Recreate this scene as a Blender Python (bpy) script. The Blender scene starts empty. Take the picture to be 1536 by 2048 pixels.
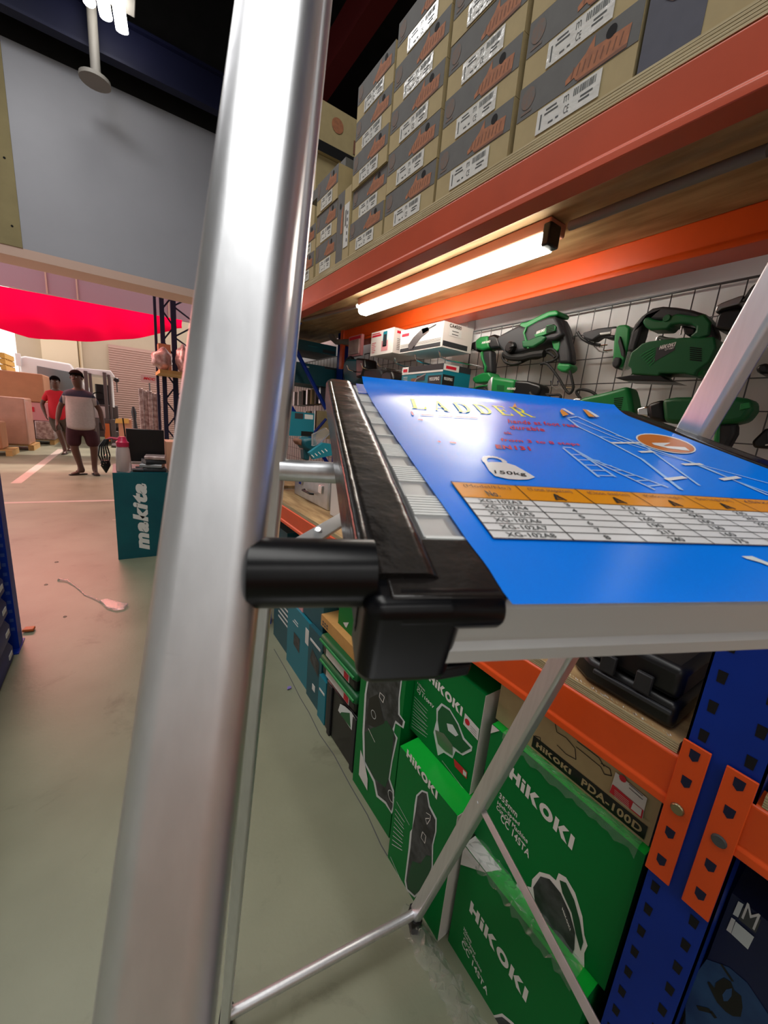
import bpy, bmesh, math, random
from mathutils import Vector, Matrix
random.seed(7)
sc = bpy.context.scene
COL = sc.collection

# ------------------------------------------------------------------ camera
F, W_, H_ = 770.0, 1536, 2048
ROLL, PITCH, VPX = math.radians(5.0), math.radians(12.8), 235.0
_up = Vector((math.sin(ROLL)*math.cos(PITCH), math.cos(ROLL)*math.cos(PITCH), math.sin(PITCH)))
_a = (VPX-W_/2)/F
_Y = Vector((_a, -(_a*_up[0]-_up[2])/_up[1], -1.0)).normalized()
_X = _Y.cross(_up)
RM = Matrix((_X, _Y, _up))            # camera axes -> world axes
CP = Vector((0, 0, 1.30))
cd = bpy.data.cameras.new('camera'); cam = bpy.data.objects.new('camera', cd); COL.objects.link(cam)
cam.matrix_world = Matrix.Translation(CP) @ RM.to_4x4()
cd.sensor_fit = 'VERTICAL'; cd.sensor_height = 36.0; cd.lens = F/H_*36.0
cd.clip_start = 0.01; cd.clip_end = 200
cd.dof.use_dof = True; cd.dof.focus_distance = 0.75; cd.dof.aperture_fstop = 15.0
sc.camera = cam

# ------------------------------------------------------------------ light
sc.view_settings.view_transform = 'Standard'; sc.view_settings.look = 'None'
sc.view_settings.exposure = 0.12; sc.view_settings.gamma = 1.0
sc.view_settings.use_curve_mapping = False
wd = bpy.data.worlds.new('world'); sc.world = wd; wd.use_nodes = True
bgn = wd.node_tree.nodes['Background']
bgn.inputs[0].default_value = (1.0, 0.92, 0.88, 1); bgn.inputs[1].default_value = 1.7

def area(name, loc, size, power, color=(1, 1, 1), rot=(0, 0, 0), sy=None):
    l = bpy.data.lights.new(name, 'AREA'); l.energy = power; l.color = color
    l.shape = 'RECTANGLE'; l.size = size; l.size_y = sy or size
    o = bpy.data.objects.new(name, l); COL.objects.link(o); o.location = loc; o.rotation_euler = rot
    return o
# shop ceiling fixtures (area lights at ceiling height), an added red fill beyond the doorway, sun in the yard
area('ceiling_light_aisle', (-0.9, 3.3, 5.3), 1.2, 95, (1, 0.98, 0.97), sy=3.0)
area('ceiling_light_near', (-0.5, -0.2, 4.6), 1.2, 62, (1, 0.985, 0.95), sy=2.4)
area('ceiling_light_behind', (-1.4, -3.2, 3.9), 3.2, 95, (1, 0.975, 0.95), (math.radians(-25), 0, 0), 2.0)
area('red_cloth_fill', (-1.4, 8.7, 3.2), 2.8, 165, (1, 0.30, 0.24), (math.radians(-48), 0, 0), 1.6)  # added lamp imitating daylight reddened by the cloth banner
sl = bpy.data.lights.new('sun', 'SUN'); sl.energy = 3.6; sl.angle = math.radians(3); sl.color = (1, 0.80, 0.72)
so = bpy.data.objects.new('sun', sl); COL.objects.link(so); so.rotation_euler = (math.radians(-33), math.radians(14), 0)

# ------------------------------------------------------------------ helpers
def lin(c):
    return tuple(((x/255.0)/12.92 if x/255.0 <= 0.04045 else ((x/255.0+0.055)/1.055)**2.4) for x in c)
def U(px, py, ax, val):
    """the world point seen at (px,py) on the plane axis=val"""
    d = RM @ Vector(((px-W_/2)/F, -(py-H_/2)/F, -1.0))
    return CP + d*((val-CP[ax])/d[ax])
def UD(px, py, dep):
    return CP + (RM @ Vector(((px-W_/2)/F, -(py-H_/2)/F, -1.0)))*dep
def Zm(ox, oy, s):
    return lambda pts: [(ox+x*s, oy+y*s) for x, y in pts]

def mat(name, c, rough=0.6, metal=0.0, noise=0.0, nscale=20.0, c2=None, bump=0.0, bscale=60.0, emit=0.0,
        stretch=None, coat=0.0, spec=0.5, trans=0.0, alpha=1.0, aniso=0.0, ior=1.45):
    m = bpy.data.materials.new(name); m.use_nodes = True
    nt = m.node_tree; b = nt.nodes['Principled BSDF']
    col = lin(c)+(1,)
    b.inputs['Base Color'].default_value = col
    b.inputs['Roughness'].default_value = rough; b.inputs['Metallic'].default_value = metal
    b.inputs['Specular IOR Level'].default_value = spec; b.inputs['Coat Weight'].default_value = coat
    b.inputs['Transmission Weight'].default_value = trans; b.inputs['Alpha'].default_value = alpha
    b.inputs['Anisotropic'].default_value = aniso; b.inputs['IOR'].default_value = ior
    if emit:
        b.inputs['Emission Color'].default_value = col; b.inputs['Emission Strength'].default_value = emit
    tc = nt.nodes.new('ShaderNodeTexCoord'); mp = nt.nodes.new('ShaderNodeMapping')
    nt.links.new(tc.outputs['Object'], mp.inputs[0])
    if stretch: mp.inputs['Scale'].default_value = stretch
    if noise or c2:
        n = nt.nodes.new('ShaderNodeTexNoise'); n.inputs['Scale'].default_value = nscale; n.inputs['Detail'].default_value = 6
        nt.links.new(mp.outputs[0], n.inputs[0])
        r = nt.nodes.new('ShaderNodeValToRGB'); r.color_ramp.elements[0].position = 0.35; r.color_ramp.elements[1].position = 0.65
        dk = lin(c2) if c2 else tuple(x*(1-noise) for x in col[:3])
        r.color_ramp.elements[0].color = tuple(dk)+(1,); r.color_ramp.elements[1].color = col
        nt.links.new(n.outputs[0], r.inputs[0]); nt.links.new(r.outputs[0], b.inputs['Base Color'])
    if bump:
        n2 = nt.nodes.new('ShaderNodeTexNoise'); n2.inputs['Scale'].default_value = bscale; n2.inputs['Detail'].default_value = 4
        nt.links.new(mp.outputs[0], n2.inputs[0])
        bp = nt.nodes.new('ShaderNodeBump'); bp.inputs['Strength'].default_value = bump; bp.inputs['Distance'].default_value = 0.002
        nt.links.new(n2.outputs[0], bp.inputs['Height']); nt.links.new(bp.outputs[0], b.inputs['Normal'])
    return m

M = {}
def D(k, *a, **kw): M[k] = mat(k, *a, **kw)
D('aluminium', (222, 224, 228), 0.40, 0.92, noise=0.08, nscale=14, stretch=(9, 9, 0.6), bump=0.04, bscale=20)
D('aluminium_dull', (205, 207, 208), 0.45, 0.85, noise=0.10, nscale=30)
D('aluminium_white', (205, 207, 206), 0.5, 0.35)
D('black_plastic', (7, 8, 12), 0.28, spec=0.32, bump=0.06, bscale=35)
D('black_film', (14, 12, 12), 0.22, c2=(30, 27, 26), nscale=22, bump=0.5, bscale=55, spec=0.35)
D('rubber_black', (18, 18, 18), 0.7)
D('dark_grip', (34, 35, 38), 0.55, bump=0.2, bscale=200)
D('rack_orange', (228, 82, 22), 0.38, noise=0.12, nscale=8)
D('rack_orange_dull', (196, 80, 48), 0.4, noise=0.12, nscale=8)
D('rack_blue', (6, 46, 148), 0.42, noise=0.12, nscale=10, spec=0.3)
D('rack_blue_pale', (50, 76, 150), 0.5)
D('hole_black', (4, 4, 8), 0.9)
D('plywood_edge', (196, 184, 148), 0.8, noise=0.25, nscale=8, c2=(160, 145, 108), stretch=(1, 1, 60))
D('plywood', (178, 148, 104), 0.7, noise=0.2, nscale=6, c2=(140, 110, 72), stretch=(6, 1, 1))
D('kraft', (172, 156, 116), 0.85, noise=0.08, nscale=30)
D('kraft_orange', (196, 148, 84), 0.85, noise=0.08, nscale=30)
D('carton_grey', (100, 101, 100), 0.8, noise=0.08, nscale=40)
D('carton_bluegrey', (84, 86, 98), 0.8, noise=0.08, nscale=40)
D('print_orange', (172, 112, 78), 0.8, noise=0.2, nscale=90, c2=(150, 100, 74))
D('print_orange_dark', (122, 84, 66), 0.8)
D('print_faint', (118, 96, 84), 0.8, noise=0.2, nscale=120, c2=(104, 100, 96))
D('label_white', (214, 216, 214), 0.45, noise=0.05, nscale=30)
D('label_shiny', (225, 226, 222), 0.12, bump=0.8, bscale=60, coat=1.0)
D('ink', (70, 74, 74), 0.7)
D('black_ink', (14, 14, 14), 0.7)
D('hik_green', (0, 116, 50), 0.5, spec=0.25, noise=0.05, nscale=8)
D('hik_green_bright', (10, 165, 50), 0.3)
D('hik_green_dark', (6, 72, 38), 0.45)
D('tool_green', (22, 124, 60), 0.4)
D('tool_green_dark', (12, 88, 46), 0.42)
D('tool_dark', (44, 46, 50), 0.5)
D('tool_black', (14, 14, 16), 0.35)
D('white_print', (226, 226, 222), 0.6)
D('white_card', (212, 208, 204), 0.75)
D('grey_print', (70, 74, 76), 0.5, noise=0.5, nscale=30, c2=(30, 34, 34))
D('red_print', (196, 24, 48), 0.5)
D('teal', (14, 116, 134), 0.45)
D('teal_dark', (8, 78, 90), 0.45)
D('teal_stand', (2, 92, 100), 0.35, noise=0.2, nscale=3, c2=(2, 76, 88))
D('steel', (150, 150, 150), 0.3, 0.9)
D('chrome', (220, 220, 220), 0.12, 1.0)
D('wire', (90, 90, 92), 0.4, 0.7)
D('bolt', (150, 140, 110), 0.35, 0.9)
D('wall_white', (216, 216, 216), 0.5, bump=0.05)
D('wall_dark', (26, 18, 20), 0.9)  # near-black colour stands in for the unlit space past the rack
D('wall_shop', (205, 205, 203), 0.9)
D('ceiling', (26, 25, 27), 0.8, noise=0.4, nscale=6)
D('beam_navy', (10, 16, 52), 0.6)
D('beam_maroon', (92, 14, 18), 0.6)
D('bulkhead', (164, 166, 174), 0.45, noise=0.04, nscale=3)
D('board_ply', (152, 140, 100), 0.8, noise=0.15, nscale=4)
D('fascia', (178, 152, 166), 0.8)
D('soffit', (214, 184, 168), 0.8)
D('cream', (196, 182, 158), 0.85, noise=0.05, nscale=2)
D('cream_light', (226, 210, 180), 0.85)
D('shutter', (190, 158, 146), 0.7)
D('poster_blue', (0, 124, 240), 0.25, spec=0.42, bump=0.06, bscale=60, noise=0.05, nscale=10)
D('poster_back', (40, 96, 190), 0.2)
D('yellow_print', (232, 226, 20), 0.35)
D('poster_red', (184, 30, 60), 0.35)
D('poster_orange', (216, 140, 22), 0.3)
D('poster_white', (216, 216, 216), 0.25)
D('poster_line', (150, 190, 235), 0.3)
D('poster_brown', (186, 104, 40), 0.3)
D('pale_print', (205, 214, 214), 0.4)
D('pink_plastic', (196, 40, 78), 0.35)
D('carton_wrap', (190, 140, 120), 0.35, noise=0.15, nscale=5, bump=0.9, bscale=14, coat=0.5)
D('carton_brown', (176, 122, 88), 0.7, noise=0.1, nscale=5)
D('carton_pale', (214, 160, 130), 0.7)
D('carton_pink', (206, 140, 144), 0.45, coat=0.4, bump=0.4, bscale=20)
D('pallet_wood', (190, 150, 92), 0.8, noise=0.2, nscale=8)
D('wood_yellow', (206, 168, 84), 0.8)
D('truck_white', (226, 226, 226), 0.3, coat=0.5)
D('truck_glass', (110, 116, 118), 0.1, metal=0.3)
D('mast', (92, 84, 84), 0.4, 0.4)
D('forklift_orange', (196, 96, 44), 0.5)
D('sign_pale', (196, 160, 156), 0.6)
D('silver_wrap', (196, 176, 172), 0.3, 0.3, noise=0.3, nscale=14, c2=(140, 112, 108), bump=0.8, bscale=20)
D('skin', (84, 54, 42), 0.55)
D('hair', (14, 10, 9), 1.0, spec=0.05)
D('shirt_red', (186, 16, 34), 0.8)
D('shirt_white', (172, 160, 156), 0.85, noise=0.08, nscale=30)
D('shirt_navy', (34, 38, 58), 0.85, noise=0.5, nscale=22, c2=(16, 18, 28))
D('shorts_maroon', (52, 12, 22), 0.85)
D('shorts_khaki', (74, 62, 52), 0.85)
D('sandal', (40, 26, 22), 0.6)
D('eye_white', (200, 196, 190), 0.4)
D('lip', (96, 48, 44), 0.5)
D('screen_black', (12, 10, 12), 0.35)
D('bin_blue', (18, 30, 98), 0.45)
D('blue_carton', (10, 24, 66), 0.5, noise=0.3, nscale=5)
D('blue_glow_print', (44, 84, 126), 0.6, noise=0.4, nscale=12, c2=(24, 52, 96))
D('tape', (186, 172, 160), 0.7, noise=0.1, nscale=6)
D('debris', (120, 108, 170), 0.7)
D('sign_red', (196, 20, 40), 0.5)
D('tube_glow', (255, 252, 240), 0.4, emit=19.0)
D('lamp_glow', (255, 252, 246), 0.4, emit=9.0)
D('housing_tan', (176, 120, 96), 0.5)  # tan has the orange-brown reflection on the housing put into its colour
D('reflector_tan', (196, 140, 104), 0.8)
D('pipe', (150, 146, 140), 0.5)
D('cable', (120, 116, 112), 0.6)
D('silver_box', (150, 152, 154), 0.4, 0.4)
D('clear_plastic', (240, 240, 240), 0.12, trans=0.9, ior=1.2, bump=0.8, bscale=50)
D('wrap_film', (235, 236, 236), 0.08, trans=0.85, ior=1.25, bump=1.0, bscale=60, alpha=0.45)
D('bottle_clear', (206, 188, 184), 0.2, trans=0.35, ior=1.3)
# red canopy cloth: light passes through
m = bpy.data.materials.new('banner_cloth'); m.use_nodes = True; nt = m.node_tree
b = nt.nodes['Principled BSDF']; b.inputs['Base Color'].default_value = (0.9, 0.0, 0.035, 1); b.inputs['Roughness'].default_value = 0.8
tl = nt.nodes.new('ShaderNodeBsdfTranslucent'); tl.inputs[0].default_value = (1.0, 0.0, 0.06, 1)
ms = nt.nodes.new('ShaderNodeMixShader'); ms.inputs[0].default_value = 0.75
nt.links.new(b.outputs[0], ms.inputs[1]); nt.links.new(tl.outputs[0], ms.inputs[2])
nt.links.new(ms.outputs[0], nt.nodes['Material Output'].inputs[0]); M['banner_cloth'] = m
m = mat('shirt_two_tone', (172, 160, 156), 0.85, noise=0.08, nscale=30); nt = m.node_tree; b = nt.nodes['Principled BSDF']
ob = [n for n in nt.nodes if n.type == 'TEX_COORD'][0]; sx = nt.nodes.new('ShaderNodeSeparateXYZ'); nt.links.new(ob.outputs['Object'], sx.inputs[0])
gt_ = nt.nodes.new('ShaderNodeMath'); gt_.operation = 'GREATER_THAN'; gt_.inputs[1].default_value = 1.31; nt.links.new(sx.outputs['Z'], gt_.inputs[0])
ax_ = nt.nodes.new('ShaderNodeMath'); ax_.operation = 'ADD'; ax_.inputs[1].default_value = .52; nt.links.new(sx.outputs['X'], ax_.inputs[0])
ab_ = nt.nodes.new('ShaderNodeMath'); ab_.operation = 'ABSOLUTE'; nt.links.new(ax_.outputs[0], ab_.inputs[0])
g2_ = nt.nodes.new('ShaderNodeMath'); g2_.operation = 'GREATER_THAN'; g2_.inputs[1].default_value = .224; nt.links.new(ab_.outputs[0], g2_.inputs[0])
mx_ = nt.nodes.new('ShaderNodeMath'); mx_.operation = 'MAXIMUM'; nt.links.new(gt_.outputs[0], mx_.inputs[0]); nt.links.new(g2_.outputs[0], mx_.inputs[1]); gt_ = mx_
cm_ = nt.nodes.new('ShaderNodeMixRGB'); nt.links.new(gt_.outputs[0], cm_.inputs[0]); nt.links.new(b.inputs['Base Color'].links[0].from_socket, cm_.inputs[1]); cm_.inputs[2].default_value = lin((34, 38, 58))+(1,)
nt.links.new(cm_.outputs[0], b.inputs['Base Color']); M['shirt_two_tone'] = m
# floor: painted grey-green concrete with worn patches
m = mat('floor_paint', (134, 138, 115), 0.42, noise=0.1, nscale=1.6, c2=(117, 121, 99), bump=0.25, bscale=60)
nt = m.node_tree; b = nt.nodes['Principled BSDF']
n3 = nt.nodes.new('ShaderNodeTexNoise'); n3.inputs['Scale'].default_value = 3.2; n3.inputs['Detail'].default_value = 12
n3.inputs['Roughness'].default_value = 0.7; n3.inputs['Distortion'].default_value = 0.6
tc = [n for n in nt.nodes if n.type == 'TEX_COORD'][0]
nt.links.new(tc.outputs['Object'], n3.inputs[0])
rp = nt.nodes.new('ShaderNodeValToRGB'); rp.color_ramp.elements[0].position = 0.28; rp.color_ramp.elements[0].color = (0.45, 0.43, 0.40, 1)
rp.color_ramp.elements[1].position = 0.42; rp.color_ramp.elements[1].color = (1, 1, 1, 1)
nt.links.new(n3.outputs[0], rp.inputs[0])
mx = nt.nodes.new('ShaderNodeMixRGB'); mx.blend_type = 'MULTIPLY'; mx.inputs[0].default_value = 0.6
old = b.inputs['Base Color'].links[0].from_socket
nt.links.new(old, mx.inputs[1]); nt.links.new(rp.outputs[0], mx.inputs[2]); nt.links.new(mx.outputs[0], b.inputs['Base Color'])
M['floor_paint'] = m

_txt = {}
def text_mesh(s, bold=0.0, shear=0.0):
    k = (s, bold, shear)
    if k not in _txt:
        c = bpy.data.curves.new('t', 'FONT'); c.body = s; c.size = 1; c.offset = bold; c.shear = shear; c.resolution_u = 3
        c.space_character = 1.0 + bold*3
        o = bpy.data.objects.new('t', c); COL.objects.link(o)
        me = bpy.data.meshes.new_from_object(o.evaluated_get(bpy.context.evaluated_depsgraph_get()))
        vs = [v.co.copy() for v in me.vertices]; fs = [tuple(p.vertices) for p in me.polygons]
        bpy.data.objects.remove(o); bpy.data.curves.remove(c); bpy.data.meshes.remove(me)
        x0 = min(v.x for v in vs); x1 = max(v.x for v in vs); y0 = min(v.y for v in vs); y1 = max(v.y for v in vs)
        _txt[k] = ([((v.x-x0)/(x1-x0), (v.y-y0)/(y1-y0)) for v in vs], fs)
    return _txt[k]

def logo_mesh():
    vs = []; fs = []
    def q(p): o = len(vs); vs.extend(p); fs.append(tuple(range(o, o+len(p))))
    x = 0.0
    for ch in 'HiKOKI':
        if ch == 'H': q([(x, 0), (x+.34, 0), (x+.34, 1), (x, 1)]); q([(x+.34, .36), (x+.74, .36), (x+.74, .64), (x+.34, .64)]); q([(x+.74, 0), (x+1.08, 0), (x+1.08, 1), (x+.74, 1)]); x += 1.24
        elif ch == 'i': q([(x, 0), (x+.34, 0), (x+.34, .70), (x, .70)]); q([(x, .80), (x+.34, .80), (x+.34, 1.0), (x, 1.0)]); x += .50
        elif ch == 'K': q([(x, 0), (x+.34, 0), (x+.34, 1), (x, 1)]); q([(x+.36, .50), (x+.74, 1), (x+1.20, 1), (x+.74, .52), (x+1.24, 0), (x+.76, 0)]); x += 1.34
        elif ch == 'O':
            n = 20; cx = x+.62
            for i in range(n):
                a = 2*math.pi*i/n; b = 2*math.pi*(i+1)/n; f = lambda t, rx, ry: (cx+rx*math.cos(t), .5+ry*math.sin(t))
                q([f(a, .62, .5), f(b, .62, .5), f(b, .27, .24), f(a, .27, .24)])
            x += 1.38
        else: q([(x, 0), (x+.34, 0), (x+.34, 1), (x, 1)]); x += .34
    return [(a/x, b) for a, b in vs], fs
_logo = logo_mesh()
def serif_mesh(word):
    vs = []; fs = []
    def q(*p): o = len(vs); vs.extend(p); fs.append(tuple(range(o, o+len(p))))
    def bx(a, b, c, d): q((a, b), (c, b), (c, d), (a, d))
    def stem(x): bx(x+.08, 0, x+.32, 1); bx(x, 0, x+.40, .07); bx(x, .93, x+.40, 1)
    def arc(x, y0, y1, r_out, t):
        n = 14; cy = (y0+y1)/2; ry = (y1-y0)/2
        for i in range(n):
            a = -math.pi/2+math.pi*i/n; b = -math.pi/2+math.pi*(i+1)/n
            f = lambda u, rx, r2: (x+rx*math.cos(u), cy+r2*math.sin(u))
            q(f(a, r_out, ry), f(b, r_out, ry), f(b, r_out-t, ry-.07), f(a, r_out-t, ry-.07))
    x = 0.0
    for ch in word:
        if ch == 'L': stem(x); bx(x+.32, 0, x+.95, .07); q((x+.80, .07), (x+.95, .07), (x+.95, .34)); w = .95
        elif ch == 'A':
            q((x+.12, .05), (x+.20, .05), (x+.58, .94), (x+.50, 1)); q((x+.72, .05), (x+.98, .05), (x+.62, 1), (x+.46, 1)); bx(x+.28, .30, x+.80, .38); bx(x, 0, x+.36, .06); bx(x+.62, 0, x+1.12, .06); w = 1.12
        elif ch == 'D': stem(x); bx(x+.32, 0, x+.50, .07); bx(x+.32, .93, x+.50, 1); arc(x+.48, 0, 1, .56, .24); w = 1.04
        elif ch == 'E': stem(x); bx(x+.32, 0, x+.92, .07); bx(x+.32, .93, x+.88, 1); bx(x+.32, .47, x+.66, .54); q((x+.76, .07), (x+.92, .07), (x+.92, .32)); q((x+.76, .93), (x+.88, .70), (x+.88, .93)); bx(x+.60, .36, x+.67, .66); w = .92
        elif ch == 'R': stem(x); bx(x+.32, .93, x+.50, 1); bx(x+.32, .44, x+.50, .51); arc(x+.48, .44, 1, .46, .22); q((x+.46, .46), (x+.72, .46), (x+1.02, .05), (x+.78, .05)); bx(x+.76, 0, x+1.16, .06); w = 1.16
        x += w+.52
    x -= .52
    return [(a/x, b) for a, b in vs], fs
_serif = serif_mesh('LADDER')
class MB:
    def __init__(s): s.v = []; s.f = []; s.mi = []; s.ms = []
    def mid(s, m):
        m = M[m] if isinstance(m, str) else m
        if m not in s.ms: s.ms.append(m)
        return s.ms.index(m)
    def add(s, vs, fs, m):
        o = len(s.v); s.v += [Vector(v) for v in vs]; k = s.mid(m)
        for f in fs: s.f.append(tuple(i+o for i in f)); s.mi.append(k)
        return s
    def box(s, lo, hi, m, faces=None):
        x0, y0, z0 = lo; x1, y1, z1 = hi
        return s.add([(x0,y0,z0),(x1,y0,z0),(x1,y1,z0),(x0,y1,z0),(x0,y0,z1),(x1,y0,z1),(x1,y1,z1),(x0,y1,z1)],
                     [(0,3,2,1),(4,5,6,7),(0,1,5,4),(1,2,6,5),(2,3,7,6),(3,0,4,7)], m)
    def prism(s, pts, off, m):
        pts = [Vector(p) for p in pts]; off = Vector(off); n = len(pts)
        nn = Vector((0, 0, 0))
        for i in range(n): nn += pts[i].cross(pts[(i+1) % n])
        if nn.dot(off) > 0: pts = pts[::-1]
        return s.add(pts+[p+off for p in pts],
                     [tuple(range(n)), tuple(range(2*n-1, n-1, -1))]+[(i, i+n, (i+1) % n+n, (i+1) % n) for i in range(n)], m)
    def flat(s, pts, m): return s.add(pts, [tuple(range(len(pts)))], m)
    def tube(s, path, r, m, seg=10, cap=True):
        path = [Vector(p) for p in path]; rs = r if isinstance(r, (list, tuple)) else [r]*len(path)
        vs = []; fs = []; n = len(path); prev = None
        for i, p in enumerate(path):
            t = (path[min(i+1, n-1)]-path[max(i-1, 0)]).normalized()
            if prev is None:
                a = Vector((0, 0, 1)) if abs(t.z) < 0.9 else Vector((1, 0, 0)); u = t.cross(a).normalized()
            else: u = (prev-t*prev.dot(t)).normalized()
            prev = u; w = t.cross(u)
            for k in range(seg):
                an = 2*math.pi*k/seg; vs.append(p+(u*math.cos(an)+w*math.sin(an))*rs[i])
        for i in range(n-1):
            for k in range(seg):
                fs.append((i*seg+k, i*seg+(k+1) % seg, (i+1)*seg+(k+1) % seg, (i+1)*seg+k))
        if cap: fs.append(tuple(range(seg-1, -1, -1))); fs.append(tuple((n-1)*seg+k for k in range(seg)))
        return s.add(vs, fs, m)
    def lathe(s, a, b, prof, m, seg=20):
        a = Vector(a); b = Vector(b)
        return s.tube([a.lerp(b, t) for t, r in prof], [max(r, 1e-5) for t, r in prof], m, seg)
    def rrect(s, path, u, w, h, r, m, seg=4):
        """rounded-rectangle section swept along a path; u = direction of the width"""
        s.wn = True; path = [Vector(p) for p in path]; n = len(path); vs = []; fs = []; sec = []
        for cx, cy, a0 in ((w/2-r, h/2-r, 0), (-w/2+r, h/2-r, 90), (-w/2+r, -h/2+r, 180), (w/2-r, -h/2+r, 270)):
            for k in range(seg+1):
                a = math.radians(a0+90*k/seg); sec.append((cx+r*math.cos(a), cy+r*math.sin(a)))
        q = len(sec)
        for i, p in enumerate(path):
            t = (path[min(i+1, n-1)]-path[max(i-1, 0)]).normalized()
            uu = (Vector(u)-t*Vector(u).dot(t)).normalized(); vv = t.cross(uu)
            vs += [p+uu*x+vv*y for x, y in sec]
        for i in range(n-1):
            for k in range(q): fs.append((i*q+k, i*q+(k+1) % q, (i+1)*q+(k+1) % q, (i+1)*q+k))
        fs.append(tuple(range(q-1, -1, -1))); fs.append(tuple((n-1)*q+k for k in range(q)))
        return s.add(vs, fs, m)
    def strip(s, pts, wdt, nrm, m):
        """flat stroke along a polyline lying in the plane with normal nrm"""
        nrm = Vector(nrm).normalized()
        for a, b in zip(pts[:-1], pts[1:]):
            a = Vector(a); b = Vector(b); t = (b-a).normalized(); q = nrm.cross(t)*wdt/2
            s.flat([a-q, b-q, b+q, a+q], m)
        return s
    def text(s, body, o, u, v, m, bold=0.0, shear=0.0):
        vs, fs = _logo if body == 'HiKOKI' else _serif if body == 'LADDER' else text_mesh(body, bold, shear)
        if body == 'HiKOKI' and shear: vs = [(x+shear*.12*y, y) for x, y in vs]
        o = Vector(o); u = Vector(u); v = Vector(v)
        return s.add([o+u*x+v*y for x, y in vs], fs, m)
    def build(s, name, parent=None, label=None, cat=None, group=None, kind=None, bevel=0, smooth=40, subs=0, bseg=2):
        me = bpy.data.meshes.new(name); me.from_pydata(s.v, [], s.f)
        for x in s.ms: me.materials.append(x)
        for p, k in zip(me.polygons, s.mi): p.material_index = k
        me.update()
        o = bpy.data.objects.new(name, me); COL.objects.link(o)
        if smooth:
            for p in me.polygons: p.use_smooth = True
            me.set_sharp_from_angle(angle=math.radians(smooth))
        if bevel:
            bm = o.modifiers.new('bevel', 'BEVEL'); bm.width = bevel; bm.segments = bseg; bm.limit_method = 'ANGLE'
            bm.angle_limit = math.radians(35); bm.harden_normals = False
        if getattr(s, 'wn', False):
            w = o.modifiers.new('wn', 'WEIGHTED_NORMAL'); w.weight = 100; w.keep_sharp = True
        if subs:
            sm = o.modifiers.new('sub', 'SUBSURF'); sm.levels = subs; sm.render_levels = subs
        if parent is not None:
            o.parent = parent; o.matrix_parent_inverse = Matrix.Translation(-parent.location) if parent.type == 'EMPTY' else parent.matrix_world.inverted()
        tag(o, label, cat, group, kind)
        return o
def tag(o, label=None, cat=None, group=None, kind=None):
    if label: o['label'] = label
    if cat: o['category'] = cat
    if group: o['group'] = group
    if kind: o['kind'] = kind
def thing(name, label, cat, loc=(0, 0, 0), group=None):
    o = bpy.data.objects.new(name, None); COL.objects.link(o); o.location = loc; o.empty_display_size = 0.05
    tag(o, label, cat, group); return o
def ptxt(mb, s, ax, val, BL, BR, h, m='white_print', bold=0.03, shear=0.0, up=(0, 0, 1)):
    a = U(*BL, ax, val); b = U(*BR, ax, val); mb.text(s, a, b-a, Vector(up)*h, m, bold, shear)
def pflat(mb, pts, ax, val, m): mb.flat([U(x, y, ax, val) for x, y in pts], m)
def pstrip(mb, pts, ax, val, w, m):
    n = [0, 0, 0]; n[ax] = 1; mb.strip([U(x, y, ax, val) for x, y in pts], w, n, m)

# ================================================================== THE ROOM
S = 'structure'
fl = MB(); fl.box((-7, -5, -0.1), (9, 26, 0), 'floor_paint')
floor = fl.build('floor', kind=S, smooth=0)
ck = MB(); pts = [(548,1298),(575,1345),(600,1395),(618,1425),(640,1470),(668,1510),(700,1570),(735,1630),(762,1690),(775,1712)]
ck.strip([U(x, y, 2, 0.0006) for x, y in pts], 0.0035, (0, 0, 1), 'ink')
ck.build('floor_joint', parent=floor, label='dark crack line in the concrete', smooth=0)
MB().box((-5.0, -5, 0), (-4.9, 6.5, 6.5), 'wall_shop').build('wall_left', kind=S, smooth=0)
MB().box((-5.0, -5.1, 0), (6, -5.0, 6.5), 'wall_shop').build('wall_back', kind=S, smooth=0)
MB().box((1.27, -3, 0), (1.31, 5.2, 1.98), 'wall_white').build('wall_right', kind=S, smooth=0)
MB().box((6.0, -5, 0), (6.1, 6.5, 6.5), 'wall_dark').build('wall_stockroom', kind=S, smooth=0)
MB().box((2.6, 6.5, 0), (6.1, 6.7, 6.5), 'wall_dark').build('wall_front', kind=S, smooth=0)
MB().box((-5.0, 6.5, 0), (-2.6, 6.7, 6.5), 'wall_shop').build('wall_front_left', kind=S, smooth=0)
c = MB(); c.box((-5.1, -5.1, 6.5), (6.1, 6.9, 6.6), 'ceiling')
for i in range(22): c.box((-5.0, -4.8+i*0.52, 6.44), (6.0, -4.7+i*0.52, 6.5), 'ceiling')
c.build('ceiling', kind=S, smooth=0)
MB().box((-0.80, 6.5, 2.90), (2.6, 6.62, 4.86), 'bulkhead').build('wall_over_opening', kind=S, smooth=0)
b = MB(); b.box((-2.6, 6.49, 2.90), (-0.80, 6.60, 4.80), 'board_ply')
for z in (3.1, 3.75, 4.4): b.lathe((-0.87, 6.488, z), (-0.87, 6.495, z), [(0, .012), (1, .012)], 'hole_black', 8)
b.build('trim_1', kind=S, smooth=0)
MB().box((-2.6, 6.5, 2.80), (2.6, 6.95, 2.90), 'soffit').build('trim_2', kind=S, smooth=0)  # pale pinkish colour carries the outside light on this underside
MB().box((-2.6, 6.5, 4.86), (2.6, 6.9, 6.44), 'ceiling').build('wall_above_bulkhead', kind=S, smooth=0)
bm_ = MB(); bm_.box((-4.9, 6.10, 4.90), (2.6, 6.22, 4.93), 'beam_navy'); bm_.box((-4.9, 6.155, 4.93), (2.6, 6.165, 5.28), 'beam_navy'); bm_.box((-4.9, 6.10, 5.28), (2.6, 6.22, 5.31), 'beam_navy')
bm_.build('ceiling_beam', kind=S, smooth=0)
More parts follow.
